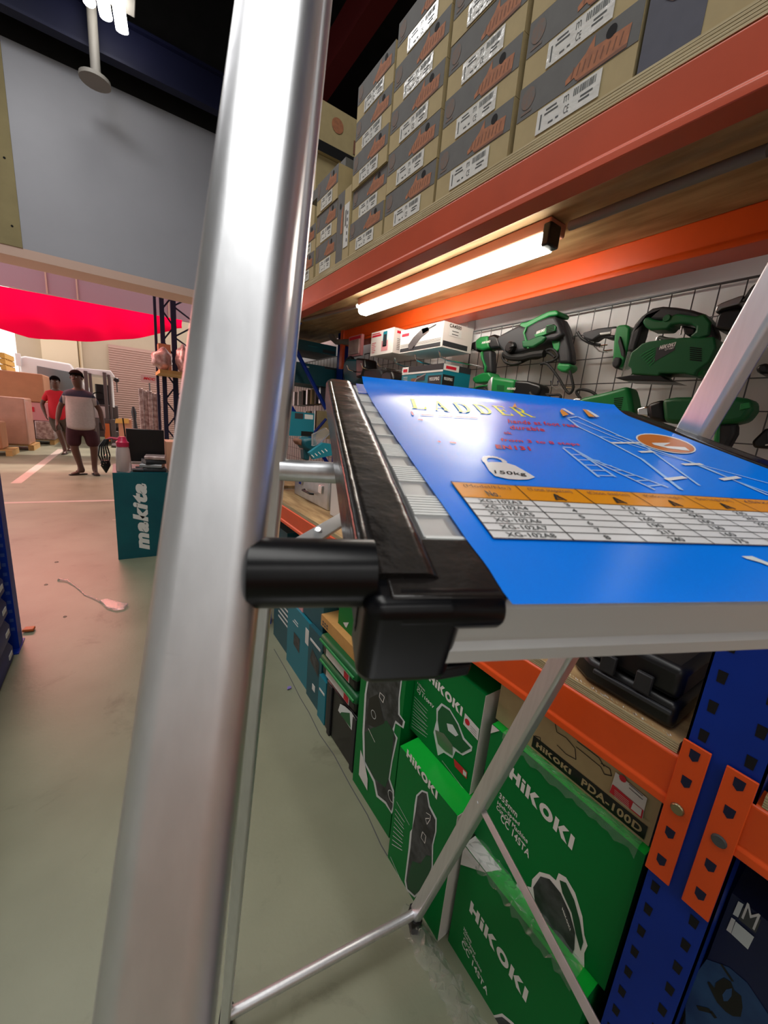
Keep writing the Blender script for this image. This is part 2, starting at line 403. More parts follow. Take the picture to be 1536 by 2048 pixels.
bm_ = MB(); bm_.box((2.2, -4.9, 5.2), (2.4, 6.4, 5.55), 'beam_maroon'); bm_.build('ceiling_beam_red', kind=S, smooth=0)

# yard beyond the opening
y0 = 18.0
MB().box((-2.65, y0, 0), (7, y0+.2, 5.2), 'cream').build('wall_yard_lower', kind=S, smooth=0)
q = MB(); q.box((-2.0, y0-.25, 0), (-1.05, y0, 3.9), 'cream_light'); q.build('trim_3', kind=S, smooth=0)
q = MB(); q.tube([(-0.98, y0-.06, 0), (-0.98, y0-.06, 3.9)], .045, 'cream_light', 8); q.build('trim_4', kind=S)
f_ = MB(); f_.box((-5.5, 13.6, 3.75), (5, 13.75, 5.15), 'fascia')
for x in (-4.2, -3.0, -1.32, -0.72, 1.35, 2.8): f_.box((x, 13.57, 3.75), (x+.03, 13.6, 5.15), 'soffit')
f_.build('wall_yard_fascia', kind=S, smooth=0)
MB().box((-6, 6.96, 6.62), (6, 13.2, 6.72), 'fascia').build('yard_sun_blocker', kind=S, smooth=0)  # unseen roof added to keep the sun off the near yard floor
MB().box((-2.6, -2.5, 0), (1.0, -2.4, 1.16), 'reflector_tan').build('reflection_panel', kind=S, smooth=0)  # unseen tan panel added for a brown reflection low on the ladder leg
q = MB(); q.box((-0.17, y0-.05, 0), (2.4, y0, 3.26), 'shutter')
for i in range(40): q.tube([(-0.17, y0-.06, .04+i*.08), (2.4, y0-.06, .04+i*.08)], .022, 'shutter', 6)
q.build('door_1', kind=S)
q = MB(); q.box((-2.55, y0-.04, 0), (-2.02, y0, 1.85), 'grey_print'); q.build('door_2', kind=S, smooth=0)

# red cloth canopy hanging across the yard
bn = MB(); n = 44; vs = []; fs = []
for i in range(n+1):
    t = i/n; x = -4.6+6.1*t; zt = 3.40+.07*t+.0; sag = .52*math.sin(math.pi*min(1, max(0, (t-.18)/.80)))**.7 if t > .18 else .0
    zb = zt-.18-sag-.26*(1-abs(2*t-1))
    for k in range(5):
        s_ = k/4; vs.append((x, 12.0+.10*math.sin(i*.9)*s_+.25*s_*(1-s_), zt+(zb-zt)*s_))
for i in range(n):
    for k in range(4): a = i*5+k; fs.append((a, a+5, a+6, a+1))
bn.add(vs, fs, 'banner_cloth'); bn.build('cloth_banner', label='bright red cloth banner hung across the top of the yard', cat='banner', smooth=80)

# floor tape
t_ = MB(); t_.flat([(-1.30, 6.18, .001), (-.05, 6.12, .001), (-.05, 6.21, .001), (-1.30, 6.27, .001)], 'tape')
t_.build('floor_tape', label='pale tape line running across the aisle floor below the roller opening', cat='floor tape', smooth=0)
t_ = MB(); t_.flat([(-1.36, 7.6, .001), (-1.24, 7.6, .001), (-1.16, 12.6, .001), (-1.30, 12.6, .001)], 'tape')
t_.build('floor_tape', label='pale tape line running away beside the pallets on the yard floor', cat='floor tape', smooth=0)
t_ = MB(); t_.flat([(-.12, 5.10, .001), (-.0, 5.07, .001), (-.0, 5.11, .001), (-.12, 5.13, .001)], 'tape')
t_.build('tape_scrap', label='short strip of white tape on the floor left of the teal box', cat='tape', smooth=0)

# lamp and pipe at the top of the bulkhead
lp = thing('high_bay_lamp', 'bright white lamp glowing at the top edge under the dark roof', 'lamp', (-0.22, 5.6, 5.9))
h = MB(); c0 = U(208, -6, 1, 5.6)
lp.location = c0
for i in range(3): h.tube([c0+Vector((-.16+.13*i, -.10, .02*i)), c0+Vector((-.12+.13*i, .12, -.02-.05*i))], .055, 'lamp_glow', 12)
h.build('lamp_tube', lp)
h = MB(); h.box(c0+Vector((-.26, -.16, .07)), c0+Vector((.26, .16, .16)), 'pipe'); h.build('lamp_housing', lp, bevel=.01)
pp = thing('ceiling_pipe', 'white vertical pipe dropping from the roof to a round plate', 'pipe', U(190, 152, 1, 6.0))
a = U(183, 20, 1, 6.0); b_ = U(192, 150, 1, 6.0)
h = MB(); h.tube([a+Vector((0, 0, .5)), b_], .045, 'pipe', 12); h.build('pipe_shaft', pp)
h = MB(); c0 = U(190, 158, 1, 6.0); h.lathe(c0+Vector((0, 0, .02)), c0-Vector((0, 0, .03)), [(0, .06), (.3, .14), (1, .14)], 'pipe', 20); h.build('flange_plate', pp)

# ================================================================== THE RACK
rk = thing('storage_rack', 'long storage rack with blue uprights and orange beams holding boxed tools', 'storage rack', (0.68, 1.2, 0))
def upright(y0, y1, x0, x1, z1, holes=True, side=-1):
    u = MB(); t = .003
    xf = x0 if side < 0 else x1
    u.box((x0, y0, 0), (x1, y0+t, z1), 'rack_blue'); u.box((x0, y1-t, 0), (x1, y1, z1), 'rack_blue')
    u.box((x0 if side < 0 else x1-t, y0, 0), (x0+t if side < 0 else x1, y1, z1), 'rack_blue')
    if holes:
        z = .10
        while z < z1-.1:
            for yy in (y0+.017, y1-.017):
                u.add([(x0-.0006, yy-.0055, z+.010), (x0-.0006, yy+.0055, z+.010), (x0-.0006, yy+.0045, z-.008), (x0-.0006, yy-.0045, z-.008)], [(0, 1, 2, 3)], 'hole_black')
            z += .0475
    return u.build('upright', rk, smooth=0)
for (a0, a1) in ((.045, .130), (2.20, 2.285), (4.40, 4.485)):
    upright(a0, a1, .664, .735, 2.75 if a0 < 1 else 1.86); upright(a0, a1, 1.14, 1.21, 2.75 if a0 < 1 else 1.86, False)
    bb = MB()
    for k, z in enumerate((.25, .95, 1.62)):
        p0 = (.72, a0+.04, z); p1 = (1.15, a0+.04, z+.55)
        if a0 > 2 and a0 < 3 and z < 1: pass
        if k % 2: p0, p1 = (p0[0], p0[1], p1[2]), (p1[0], p1[1], p0[2])
        bb.tube([p0, p1], .012, 'rack_blue', 6)
    bb.build('frame_brace', rk)
def beam(y0, y1, x0, x1, z0, z1, m, nm='beam', side=-1):
    f = MB(); d = side
    xf, xb = (x0, x1) if side < 0 else (x1, x0)
    sgn = 1 if side < 0 else -1
    prof = [(xf+sgn*.006, z1), (xb, z1), (xb, z0), (xf, z0), (xf, z0+.013), (xf+sgn*.004, z0+.018), (xf+sgn*.001, z1-.004)]
    f.prism([(x, y0, z) for x, z in prof], (0, y1-y0, 0), m)
    return f.build(nm, rk, bevel=.0015)
def plate(y0, y1, z0, z1, ybeam, bolt, parent):
    p = MB(); x = .657
    p.box((x, y0, z0), (x+.004, y1, z1), 'rack_orange')
    q_ = [.93, .74, .35, .13]
    for s_ in q_:
        z = z0+(z1-z0)*s_; yy = (y0+y1)/2
        p.add([(x-.0005, yy-.006, z+.009), (x-.0005, yy+.006, z+.009), (x-.0005, yy+.0055, z-.004), (x-.0005, yy, z-.009), (x-.0005, yy-.0055, z-.004)], [(0, 1, 2, 3, 4)], 'beam_navy')
    o = p.build('connector_plate', parent, bevel=.001)
    zz = z0+(z1-z0)*.54
    l = MB(); l.lathe((x-.003, (y0+y1)/2, zz), (x, (y0+y1)/2, zz), [(0, .0075), (.6, .009), (1, .009)], 'bolt' if bolt else 'ink', 14)
    l.build('bolt', parent)
B1 = beam(.100, 2.20, .660, .705, .770, .858, 'rack_orange')
plate(.098, .131, .650, .892, None, True, B1)
B2 = beam(-2.2, .050, .660, .705, .770, .858, 'rack_orange')
plate(.048, .081, .648, .890, None, False, B2)
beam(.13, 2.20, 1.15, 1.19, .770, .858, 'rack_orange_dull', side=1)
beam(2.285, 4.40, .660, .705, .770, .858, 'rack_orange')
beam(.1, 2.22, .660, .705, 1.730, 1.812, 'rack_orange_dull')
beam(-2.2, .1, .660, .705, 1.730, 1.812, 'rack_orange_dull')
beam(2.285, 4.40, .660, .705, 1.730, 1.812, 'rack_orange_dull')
rb = beam(.13, 2.20, 1.12, 1.205, 1.735, 1.815, 'rack_orange')
plate2 = MB(); plate2.box((1.112, 2.17, 1.60), (1.13, 2.20, 1.86), 'rack_orange_dull'); plate2.build('connector_plate', rb)
beam(-2.2, .045, 1.12, 1.205, 1.735, 1.815, 'rack_orange')
def board(y0, y1, z0, z1, nm='shelf_board'):
    p = MB(); p.box((.666, y0, z0), (1.20, y1, z1), 'plywood')
    n = 5
    for i in range(n): p.box((.6645, y0, z0+(z1-z0)*i/n+.0004), (.666, y1, z0+(z1-z0)*(i+1)/n-.0006), 'plywood_edge')
    return p.build(nm, rk, smooth=0)
board(.135, 1.36, .858, .876); board(1.362, 2.19, .858, .874); board(-2.1, .04, .858, .876); board(2.29, 4.39, .858, .876)
board(-2.1, 2.19, 1.813, 1.836); board(2.2, 4.39, 1.813, 1.836)
# splinters on the lower board edge
sp = MB(); rr = random.Random(3)
for i in range(46):
    y = .145+.17*rr.random(); x = .6665+.004*rr.random(); sp.flat([(x, y, .8764), (x+.005, y+.003+.004*rr.random(), .8764), (x, y+.0025, .8764)], 'label_white' if i % 2 == 0 else 'plywood_edge')
spo = sp.build('splintered_edge', rk, smooth=0)
# joists under the upper board
for y in (.55, 1.15, 1.75): pass
cj = MB(); cj.tube([U(1140, 452, 2, 1.775), U(1330, 378, 2, 1.775), U(1536, 300, 2, 1.775)], .010, 'cable', 10); 
cj.build('cable_conduit', label='pale conduit pipe under the upper shelf, right of the lit lamp', cat='conduit')
cj = MB(); cj.tube([U(715, 612, 2, 1.775), U(608, 640, 2, 1.775)], .009, 'cable', 8)
cj.build('cable_conduit', label='thin conduit pipe under the upper shelf, left of the lit lamp', cat='conduit')
hz = MB(); Z7 = Zm(560, 620, .166)
hz.tube([U(x, y, 0, 1.12) for x, y in Z7([(560,160),(600,190),(615,270),(630,340),(680,385),(760,385),(860,385),(960,400)])], .016, 'cable', 10)
hz.build('flexible_hose', label='grey corrugated hose curving down at the rear upright', cat='hose')

# tube lamp under the upper shelf
tl_ = thing('tube_lamp', 'lit white fluorescent batten fixed under the orange shelf beam', 'lamp', (.90, 1.12, 1.81))
g = MB(); g.rrect([(.893, .686, 1.766), (.893, 1.565, 1.766)], (1, 0, 0), .052, .040, .016, 'tube_glow', 5); g.build('diffuser', tl_)
g = MB(); g.box((.872, .668, 1.782), (.935, 1.585, 1.8125), 'housing_tan'); g.build('lamp_housing', tl_, bevel=.004)
g = MB(); g.box((.868, .664, 1.750), (.912, .685, 1.800), 'tool_black'); g.build('end_cap', tl_, bevel=.004)

# wire display grids on the wall
def grid(ya, yb, za, zb, lab):
    w = MB(); y = ya
    while y <= yb+.001: w.tube([(1.25, y, za), (1.25, y, zb)], .0016, 'wire', 5); y += .052
    z = zb
    while z >= za-.001: w.tube([(1.248, ya, z), (1.248, yb, z)], .0016, 'wire', 5); z -= .076
    w.tube([(1.25, ya, zb), (1.25, yb, zb)], .003, 'wire', 6); w.tube([(1.25, yb, za), (1.25, yb, zb)], .003, 'wire', 6)
    w.build('wire_grid_panel', label=lab, cat='wire grid', group='wire display grids')
grid(-.35, 1.26, .90, 1.708, 'wire display grid behind the hanging green power tools')
grid(1.36, 2.14, .90, 1.70, 'wire display grid behind the white and teal tool boxes')
grid(2.40, 4.0, .90, 1.72, 'wire display grid in the far bay behind the diagonal blue brace')
MB().box((1.225, 1.27, .88), (1.27, 1.345, 1.76), 'wall_white').build('wall_post', kind=S, bevel=.003)

# ================================================================== SHOE-SIZE CARTONS
bw, bh, bd = .222, .0985, .33
def carton_proto(lab_m):
    c = MB()   # front face at x=0 looking -x; y 0..bw (0 = right in the photo), z 0..bh
    c.box((0, 0, 0), (bd, bw, bh), 'kraft')
    c.box((-.0006, .0008, bh*.46), (bd, bw-.0008, bh-.0006), 'carton_grey')
    e = -.0011; Y = lambda u: bw*(1-u)
    c.flat([(e, Y(.455), bh*.60), (e, Y(.60), bh*.80), (e, Y(.66), bh*.97), (e, Y(.665), bh*.80), (e, Y(.93), bh*.76), (e, Y(.92), bh*.53), (e, Y(.55), bh*.50), (e, Y(.53), bh*.56), (e, Y(.46), bh*.53)], 'print_orange')
    c.flat([(e, Y(.56), bh*.47), (e, Y(.92), bh*.475), (e, Y(.92), bh*.53), (e, Y(.56), bh*.505)], 'print_orange_dark')
    for k in range(9):
        u = .50+.045*k; c.flat([(e-.0003, Y(u), bh*.57), (e-.0003, Y(u+.008), bh*.57), (e-.0003, Y(u+.022), bh*.72), (e-.0003, Y(u+.014), bh*.72)], 'print_orange_dark')
    c.flat([(e, Y(.10)+.017*math.cos(a*math.pi/7)*.9, bh*.76+.017*math.sin(a*math.pi/7)) for a in range(14)], 'print_faint')
    c.flat([(e, Y(.04), bh*.53), (e, Y(.15), bh*.53), (e, Y(.15), bh*.57), (e, Y(.04), bh*.57)], 'print_faint')
    c.flat([(e-.0002, Y(.785)+.0085*math.cos(a*math.pi/8), bh*.845+.0085*math.sin(a*math.pi/8)) for a in range(16)], 'hole_black')
    l = MB(); x = -.0012; y1 = Y(.23); y0 = Y(.765); z0 = .004; z1 = bh*.42
    l.box((x-.0004, y0, z0), (x+.0004, y1, z1), lab_m); lw = y1-y0; P = lambda u, v: (x-.0007, y1-lw*u, z0+(z1-z0)*v)
    rc = random.Random(5)
    u = .60
    while u < .93:
        d = .006+.012*rc.random(); l.flat([P(u, .62), P(u+d, .62), P(u+d, .90), P(u, .90)], 'ink'); u += d+.006+.008*rc.random()
    l.flat([P(.06, .15), P(.085, .15), P(.085, .75), P(.06, .75)], 'ink')
    for k, (a, b, v) in enumerate(((.15, .33, .78), (.13, .36, .62), (.22, .30, .18), (.34, .39, .20), (.70, .86, .25), (.72, .90, .40))):
        l.flat([P(a, v), P(b, v), P(b, v+.07), P(a, v+.07)], 'ink')
    l.text('CE', P(.47, .16), Vector(P(.55, .16))-Vector(P(.47, .16)), (0, 0, .011), 'ink')
    l.text('m', P(.45, .62), Vector(P(.53, .62))-Vector(P(.45, .62)), (0, 0, .009), 'ink')
    return c, l
cb, lb = carton_proto('label_white'); proto = cb.build('tool_carton', smooth=0)
plab = lb.build('shipping_label', proto, smooth=0)
_, lb2 = carton_proto('label_shiny'); shiny = lb2.build('tmp', smooth=0).data
bpy.data.objects.remove(bpy.data.objects['tmp'])
cols = {'first': (.407, 5, 'nearest full stack'), 'B': (.637, 6, 'second stack from the right'), 'C': (.866, 6, 'third stack from the right'),
        }
ordn = ['bottom', 'second', 'third', 'fourth', 'fifth', 'sixth', 'seventh', 'eighth']
first = True
def put(y, z, label, sx=1, sy=1, sz=1, shin=False, xoff=0, group='grey and brown cartons stacked on the upper shelf'):
    global first
    if first: o = proto; l = plab; first = False
    else:
        o = proto.copy(); COL.objects.link(o); l = plab.copy(); COL.objects.link(l); l.parent = o
    o.location = (.668+xoff, y, z); o.scale = (sx, sy, sz)
    if shin: l.data = shiny
    tag(o, label, 'carton', group); return o
z0 = 1.8365
stacks = [(.407, .985, 6, 1.035, 'in the stack nearest the camera', {0, 1}),
          (.640, .97, 6, 1.03, 'in the second stack from the camera', {1, 2, 3}),
          (.868, .985, 5, 1.0, 'in the third stack from the camera', {1}),
          (1.095, .90, 5, .945, 'in the fourth stack from the camera', set()),
          (1.402, .78, 3, 1.06, 'in the short stack past the upright carton', set()),
          (1.585, .78, 2, 1.0, 'in the last stack beside the ladder rail', set())]
for y, sy, n, sz, desc, sh in stacks:
    for k in range(n):
        put(y, z0+k*bh*sz, 'grey and brown carton, %s one %s' % ('lowest' if k == 0 else ordn[k], desc), 1, sy, sz*.992, k in sh, xoff=rr.uniform(-.003, .003)+(.002 if k % 2 else 0))
# cartons standing on end
def end_carton(y0, y1, h, label, withlab):
    t = MB(); x = .668; m = y0+(y1-y0)*.48
    t.box((x, y0, z0), (x+.33, y1, z0+h), 'kraft'); t.box((x-.0006, m, z0+.001), (x+.33, y1, z0+h+.0004), 'carton_bluegrey' if not withlab else 'carton_grey')
    e = x-.0012
    if not withlab:
        cy, cz = (m+y1)/2-.005, z0+.10
        t.flat([(e, cy+.030*math.cos(a*math.pi/8), cz+.045*math.sin(a*math.pi/8)*.8) for a in range(16)], 'print_faint')
        t.flat([(e, cy-.042, cz-.05), (e, cy-.034, cz-.05), (e, cy-.034, cz+.06), (e, cy-.042, cz+.06)], 'print_faint')
    else:
        t.flat([(e, m+.004, z0+.085), (e, m+.02, z0+.085), (e, m+.016, z0+.15), (e, m+.004, z0+.17)], 'print_orange')
        t.flat([(e-.0002, m+.026+.006*math.cos(a*math.pi/6), z0+.172+.009*math.sin(a*math.pi/6)) for a in range(12)], 'hole_black')
    o = t.build('tool_carton', label=label, cat='carton', group='cartons standing on end on the upper shelf', smooth=0)
    if withlab:
        l = MB(); l.box((x-.0013, y0+.006, z0+.035), (x-.0005, m-.006, z0+.165), 'label_white')
        for k in range(12): l.flat([(x-.0018, y0+.022, z0+.10+k*.004), (x-.0018, m-.012, z0+.10+k*.004), (x-.0018, m-.012, z0+.102+k*.004), (x-.0018, y0+.022, z0+.102+k*.004)], 'ink')
        for k in range(5): l.flat([(x-.0018, y0+.012, z0+.05+k*.02), (x-.0018, y0+.018, z0+.05+k*.02), (x-.0018, y0+.018, z0+.06+k*.02), (x-.0018, y0+.012, z0+.06+k*.02)], 'ink')
        l.build('shipping_label', o, smooth=0)
end_carton(1.302, 1.395, .212, 'narrow carton standing on end with a long white label, between two stacks', True)
end_carton(.250, .401, .36, 'large carton standing on end with a round faint emblem, beside the nearest labelled stack', False)
end_carton(.095, .246, .36, 'large carton standing on end at the top right corner of the photo', False)
# plain cartons behind the low stacks
t = MB(); t.box((.76, 1.82, z0), (1.15, 2.15, z0+.56), 'kraft'); t.build('cardboard_box', label='tall brown cardboard box at the back of the far stacks, under another', cat='box', smooth=0)
t = MB(); t.box((.74, 1.80, z0+.561), (1.15, 2.15, z0+.74), 'kraft'); t.box((.741, 1.7995, z0+.561), (1.149, 1.80, z0+.60), 'hole_black')  # black strip along the base paints the shaded gap between the boxes
t.flat([(.84+.028*math.cos(a*math.pi/7), 1.798, z0+.68+.028*math.sin(a*math.pi/7)) for a in range(14)], 'print_orange'); t.box((.92, 1.797, z0+.61), (1.0, 1.799, z0+.66), 'print_orange_dark')
t.build('cardboard_box', label='brown cardboard box with a round orange mark, highest behind the far stacks', cat='box', smooth=0)
t = MB(); t.box((.70, 1.42, z0+.315), (1.0, 1.72, z0+.35), 'carton_grey'); t.build('cardboard_box', label='flat dark grey box lying on top of the far short stack', cat='box', smooth=0)

# ================================================================== TOOLS ON THE WALL
def prof(root, nm, pts, X, t, m, bevel=.003, ax=0, extra=None, cz=0, label=None):
    """side outline on the plane X with real thickness t"""
    P = [U(x, y, ax, X) for x, y in pts]; off = [0, 0, 0]; off[ax] = t
    back = [0, 0, 0]; back[ax] = -t/2
    b = MB(); b.prism([p+Vector(back) for p in P], off, m)
    if extra: extra(b, X-t/2-.0006)
    return b.build(nm, root, label=label, bevel=bevel, bseg=3)
def stroke(root, nm, pts, X, r, m, ax=0):
    b = MB(); P = [U(x, y, ax, X) for x, y in pts]
    # smooth the path
    Q = []
    for i in range(len(P)-1):
        p0 = P[max(i-1, 0)]; p1 = P[i]; p2 = P[i+1]; p3 = P[min(i+2, len(P)-1)]
        for k in range(5):
            t = k/5; Q.append(.5*((2*p1)+(p2-p0)*t+(2*p0-5*p1+4*p2-p3)*t*t+(3*p1-p0-3*p2+p3)*t**3))
    Q.append(P[-1]); b.tube(Q, r, m, 8); return b.build(nm, root)
def rod(root, nm, a, b, prf, X, m, ax=0, seg=20):
    q = MB(); q.lathe(U(*a, ax, X), U(*b, ax, X), prf, m, seg); return q.build(nm, root)
TG = 'green power tools hung on the wire grid'
T4 = Zm(930, 610, .14974)
# hammer drill
hd = thing('rotary_hammer_drill', 'large dark grey and green rotary hammer drill hanging with its black cable looped', 'power tool', U(1060, 690, 0, 1.17), TG)
def ex(b, X):
    pflat(b, T4([(935,405),(1075,355),(1070,395),(955,432)]), 0, X, 'hik_green')
prof(hd, 'motor_housing', T4([(500,480),(560,425),(740,330),(820,300),(900,330),(1060,240),(1200,190),(1290,180),(1330,260),(1390,430),(1290,490),(1180,500),(1130,560),(1000,610),(860,640),(700,680),(600,650),(550,590)]), 1.17, .075, 'tool_dark', .012)
prof(hd, 'top_cover', T4([(815,265),(900,250),(1000,205),(1200,110),(1290,100),(1325,130),(1310,170),(1200,185),(1040,260),(880,345),(800,350)]), 1.17, .065, 'tool_green', .006)
def ex2(b, X):
    for k in range(5):
        x0, y0 = 1085+8*k, 290+22*k
        pstrip(b, T4([(1085, 293+19*k), (1195, 262+21*k)]), 0, X, .0032, 'hole_black')
    ptxt(b, 'HiKOKI', 0, X, T4([(948,392)])[0], T4([(1060,350)])[0], .0085, shear=.3)
prof(hd, 'side_panel', T4([(930,400),(1080,330),(1100,275),(1190,260),(1222,290),(1210,345),(1070,400),(950,432)]), 1.13, .008, 'tool_green', .001, extra=ex2)
prof(hd, 'lower_housing', T4([(850,500),(940,500),(1000,470),(1120,430),(1180,460),(1130,525),(1000,600),(860,600)]), 1.165, .08, 'tool_green_dark', .006)
prof(hd, 'handle', T4([(1255,190),(1330,200),(1400,420),(1450,640),(1462,800),(1290,800),(1270,680),(1300,520),(1240,400)]), 1.17, .04, 'dark_grip', .012)
prof(hd, 'handle_collar', T4([(1290,790),(1458,800),(1462,860),(1400,910),(1330,905),(1270,865)]), 1.17, .045, 'tool_green', .006)
prof(hd, 'trigger', T4([(1185,480),(1300,490),(1295,600),(1240,660),(1200,560)]), 1.165, .03, 'tool_green', .004)
prof(hd, 'seam', T4([(780,370),(815,300),(830,300),(800,380),(860,580),(838,585)]), 1.13, .006, 'tool_green', .0005)
rod(hd, 'mode_knob', T4([(640,570)])[0], T4([(640,571)])[0], [(0, .012), (1, .012)], 1.12, 'tool_black')
k = MB(); c0 = U(*T4([(635,575)])[0], 0, 1.135); k.lathe(c0, c0-Vector((.022, 0, 0)), [(0, .019), (.8, .018), (1, .013)], 'tool_black', 20)
k.build('selector_knob', hd)
rod(hd, 'chuck', T4([(560,500)])[0], T4([(400,490)])[0], [(0, .020), (.4, .017), (.5, .012), (.95, .011), (1, .008)], 1.17, 'tool_black')
stroke(hd, 'cable', T4([(1400,880),(1430,1000),(1445,1110),(1400,1180),(1340,1130),(1240,960),(1100,790),(1010,790),(1180,740),(1240,680),(1180,600),(1100,600),(1000,700),(860,720),(700,790),(590,790),(515,735),(540,640),(700,700),(880,700),(1010,640),(1120,640),(1200,700)]), 1.15, .0042, 'rubber_black')
stroke(hd, 'cable_bundle', T4([(530,640),(600,690),(760,700),(900,670),(1060,650)]), 1.14, .012, 'rubber_black')
stroke(hd, 'cable_tie', T4([(520,640),(500,700),(540,760),(640,790),(760,760)]), 1.14, .004, 'rubber_black')
# cordless impact driver
ci = thing('cordless_drill_driver', 'small green cordless drill driver hanging upright, leftmost of the hung tools', 'power tool', U(975, 720, 0, 1.17), TG)
def ex3(b, X): ptxt(b, 'HiKOKI', 0, X, T4([(222,520)])[0], T4([(332,500)])[0], .0075, shear=.3)
prof(ci, 'motor_housing', T4([(195,490),(260,440),(365,425),(385,590),(290,625),(205,605)]), 1.17, .055, 'tool_green', .008, extra=ex3)
prof(ci, 'rear_cap', T4([(358,430),(440,405),(500,440),(530,590),(400,600),(365,570)]), 1.17, .05, 'tool_black', .008)
prof(ci, 'nose', T4([(80,580),(130,510),(200,485),(212,640),(150,610)]), 1.17, .04, 'tool_black', .008)
prof(ci, 'handle', T4([(262,618),(385,615),(392,915),(285,915),(255,730)]), 1.17, .035, 'dark_grip', .008)
prof(ci, 'handle_trim', T4([(240,640),(262,625),(270,720),(312,830),(300,910),(285,900),(290,830),(245,720)]), 1.16, .03, 'tool_green', .002)
prof(ci, 'battery_foot', T4([(165,985),(290,922),(385,912),(425,975),(380,1045),(205,1062),(168,1020)]), 1.17, .06, 'tool_green', .006)
rod(ci, 'screw_bit', T4([(90,590)])[0], T4([(-60,560)])[0], [(0, .004), (1, .003)], 1.17, 'tool_black')
# angle grinder
ag = thing('angle_grinder', 'green and black angle grinder lying level on hooks below the hammer drill', 'power tool', U(1030, 775, 0, 1.16), TG)
def ex4(b, X):
    ptxt(b, 'HiKOKI', 0, X, T4([(560,1130)])[0], T4([(668,1135)])[0], .0075, shear=.3)
    pflat(b, T4([(425,1065),(525,1075),(520,1150),(425,1140)]), 0, X, 'tool_green_dark')
prof(ag, 'motor_housing', T4([(425,965),(735,1010),(705,1228),(395,1215)]), 1.16, .062, 'tool_green', .012, extra=ex4)
prof(ag, 'rear_body', T4([(730,1018),(900,1028),(1060,1078),(1082,1130),(1040,1230),(820,1285),(690,1240)]), 1.16, .055, 'tool_black', .014)
prof(ag, 'gear_collar', T4([(375,1030),(432,960),(445,1215),(375,1195),(362,1100)]), 1.16, .06, 'aluminium_dull', .006)
prof(ag, 'gear_head', T4([(258,1105),(365,1045),(378,1150),(300,1165)]), 1.16, .045, 'steel', .006)
prof(ag, 'wheel_guard', T4([(20,1240),(110,1120),(250,1080),(360,1180),(330,1260),(180,1290)]), 1.14, .018, 'dark_grip', .004)
stroke(ag, 'guard_rim', T4([(15,1235),(90,1140),(180,1090),(300,1075)]), 1.13, .003, 'tool_green')
stroke(ag, 'cable', T4([(1080,1190),(1150,1200),(1260,1200),(1270,1250),(1160,1260),(1100,1200)]), 1.15, .0042, 'rubber_black')
stroke(ag, 'side_handle', T4([(870,1170),(910,1220),(1060,1260),(1200,1280)]), 1.12, .006, 'dark_grip')
# jigsaw
J = Zm(1180, 600, .16927)
js = thing('jigsaw', 'big dark green jigsaw with a black looped handle, rightmost large tool on the grid', 'power tool', U(1340, 690, 0, 1.12), TG)
def ex5(b, X):
    pflat(b, J([(790,560),(1000,518),(1005,590),(720,752),(775,650)]), 0, X, 'tool_dark')
    ptxt(b, 'HiKOKI', 0, X-.0004, J([(815,588)])[0], J([(1000,545)])[0], .009, shear=.3)
    ptxt(b, 'CJ110MV', 0, X-.0004, J([(880,602)])[0], J([(992,580)])[0], .005, bold=.01, shear=.3)
    for k in range(6): pstrip(b, J([(590+22*k, 680+24*k-20), (650+20*k, 620+22*k), (765, 560+26*k)]), 0, X-.0003, .0022, 'tool_green')
    for k in range(7): pstrip(b, J([(1180, 560+24*k), (1320, 575+24*k)]), 0, X-.0003, .0022, 'hole_black')
prof(js, 'motor_housing', J([(560,650),(640,590),(690,545),(780,520),(1000,495),(1180,478),(1440,480),(1536,470),(1560,600),(1480,760),(1340,860),(1300,925),(1180,895),(900,890),(880,925),(570,900),(560,830),(520,800)]), 1.12, .075, 'tool_green_dark', .010, extra=ex5)
prof(js, 'front_handle', J([(480,620),(500,520),(530,400),(570,310),(650,215),(780,120),(900,98),(1060,110),(1240,140),(1400,190),(1490,320),(1530,450),(1480,520),(1300,500),(1380,420),(1400,330),(1300,250),(1100,215),(980,260),(800,260),(720,240),(660,330),(640,420),(612,500),(570,640)]), 1.12, .045, 'dark_grip', .010)
for k, (x, y) in enumerate([(640,215),(590,285),(560,360),(535,450),(515,545)]):
    pass
prof(js, 'grip', J([(670,290),(690,240),(740,225),(800,250),(870,268),(980,258),(1010,210),(1080,190),(1300,220),(1400,190),(1480,290),(1460,450),(1320,490),(1220,455),(1290,400),(1300,350),(1230,310),(1120,305),(1010,320),(960,375),(760,380),(700,340)]), 1.12, .052, 'tool_green_dark', .012)
k = MB(); c0 = U(*J([(915,218)])[0], 0, 1.097); k.lathe(c0, c0-Vector((.006, 0, 0)), [(0, .0085), (.6, .0085), (1, .007)], 'tool_green_dark', 16); k.build('lock_button', js)
prof(js, 'trigger', J([(1110,310),(1270,340),(1250,420),(1180,440),(1130,400)]), 1.12, .024, 'tool_black', .004)
prof(js, 'blade_guard', J([(455,608),(556,615),(512,865),(470,912),(370,922)]), 1.10, .010, 'clear_plastic', .001)
prof(js, 'base_plate', J([(360,938),(560,905),(900,912),(960,955),(1092,992),(900,985),(470,972)]), 1.12, .07, 'tool_black', .002)
prof(js, 'dust_port', J([(1180,760),(1340,740),(1400,800),(1340,920),(1190,900)]), 1.12, .05, 'tool_green', .010)
stroke(js, 'blade_roller', J([(790,500),(810,440),(900,460),(1000,470)]), 1.11, .004, 'steel')
rod(js, 'tool_hook', J([(1085,310)])[0], J([(1070,410)])[0], [(0, .002), (1, .002)], 1.10, 'chrome')
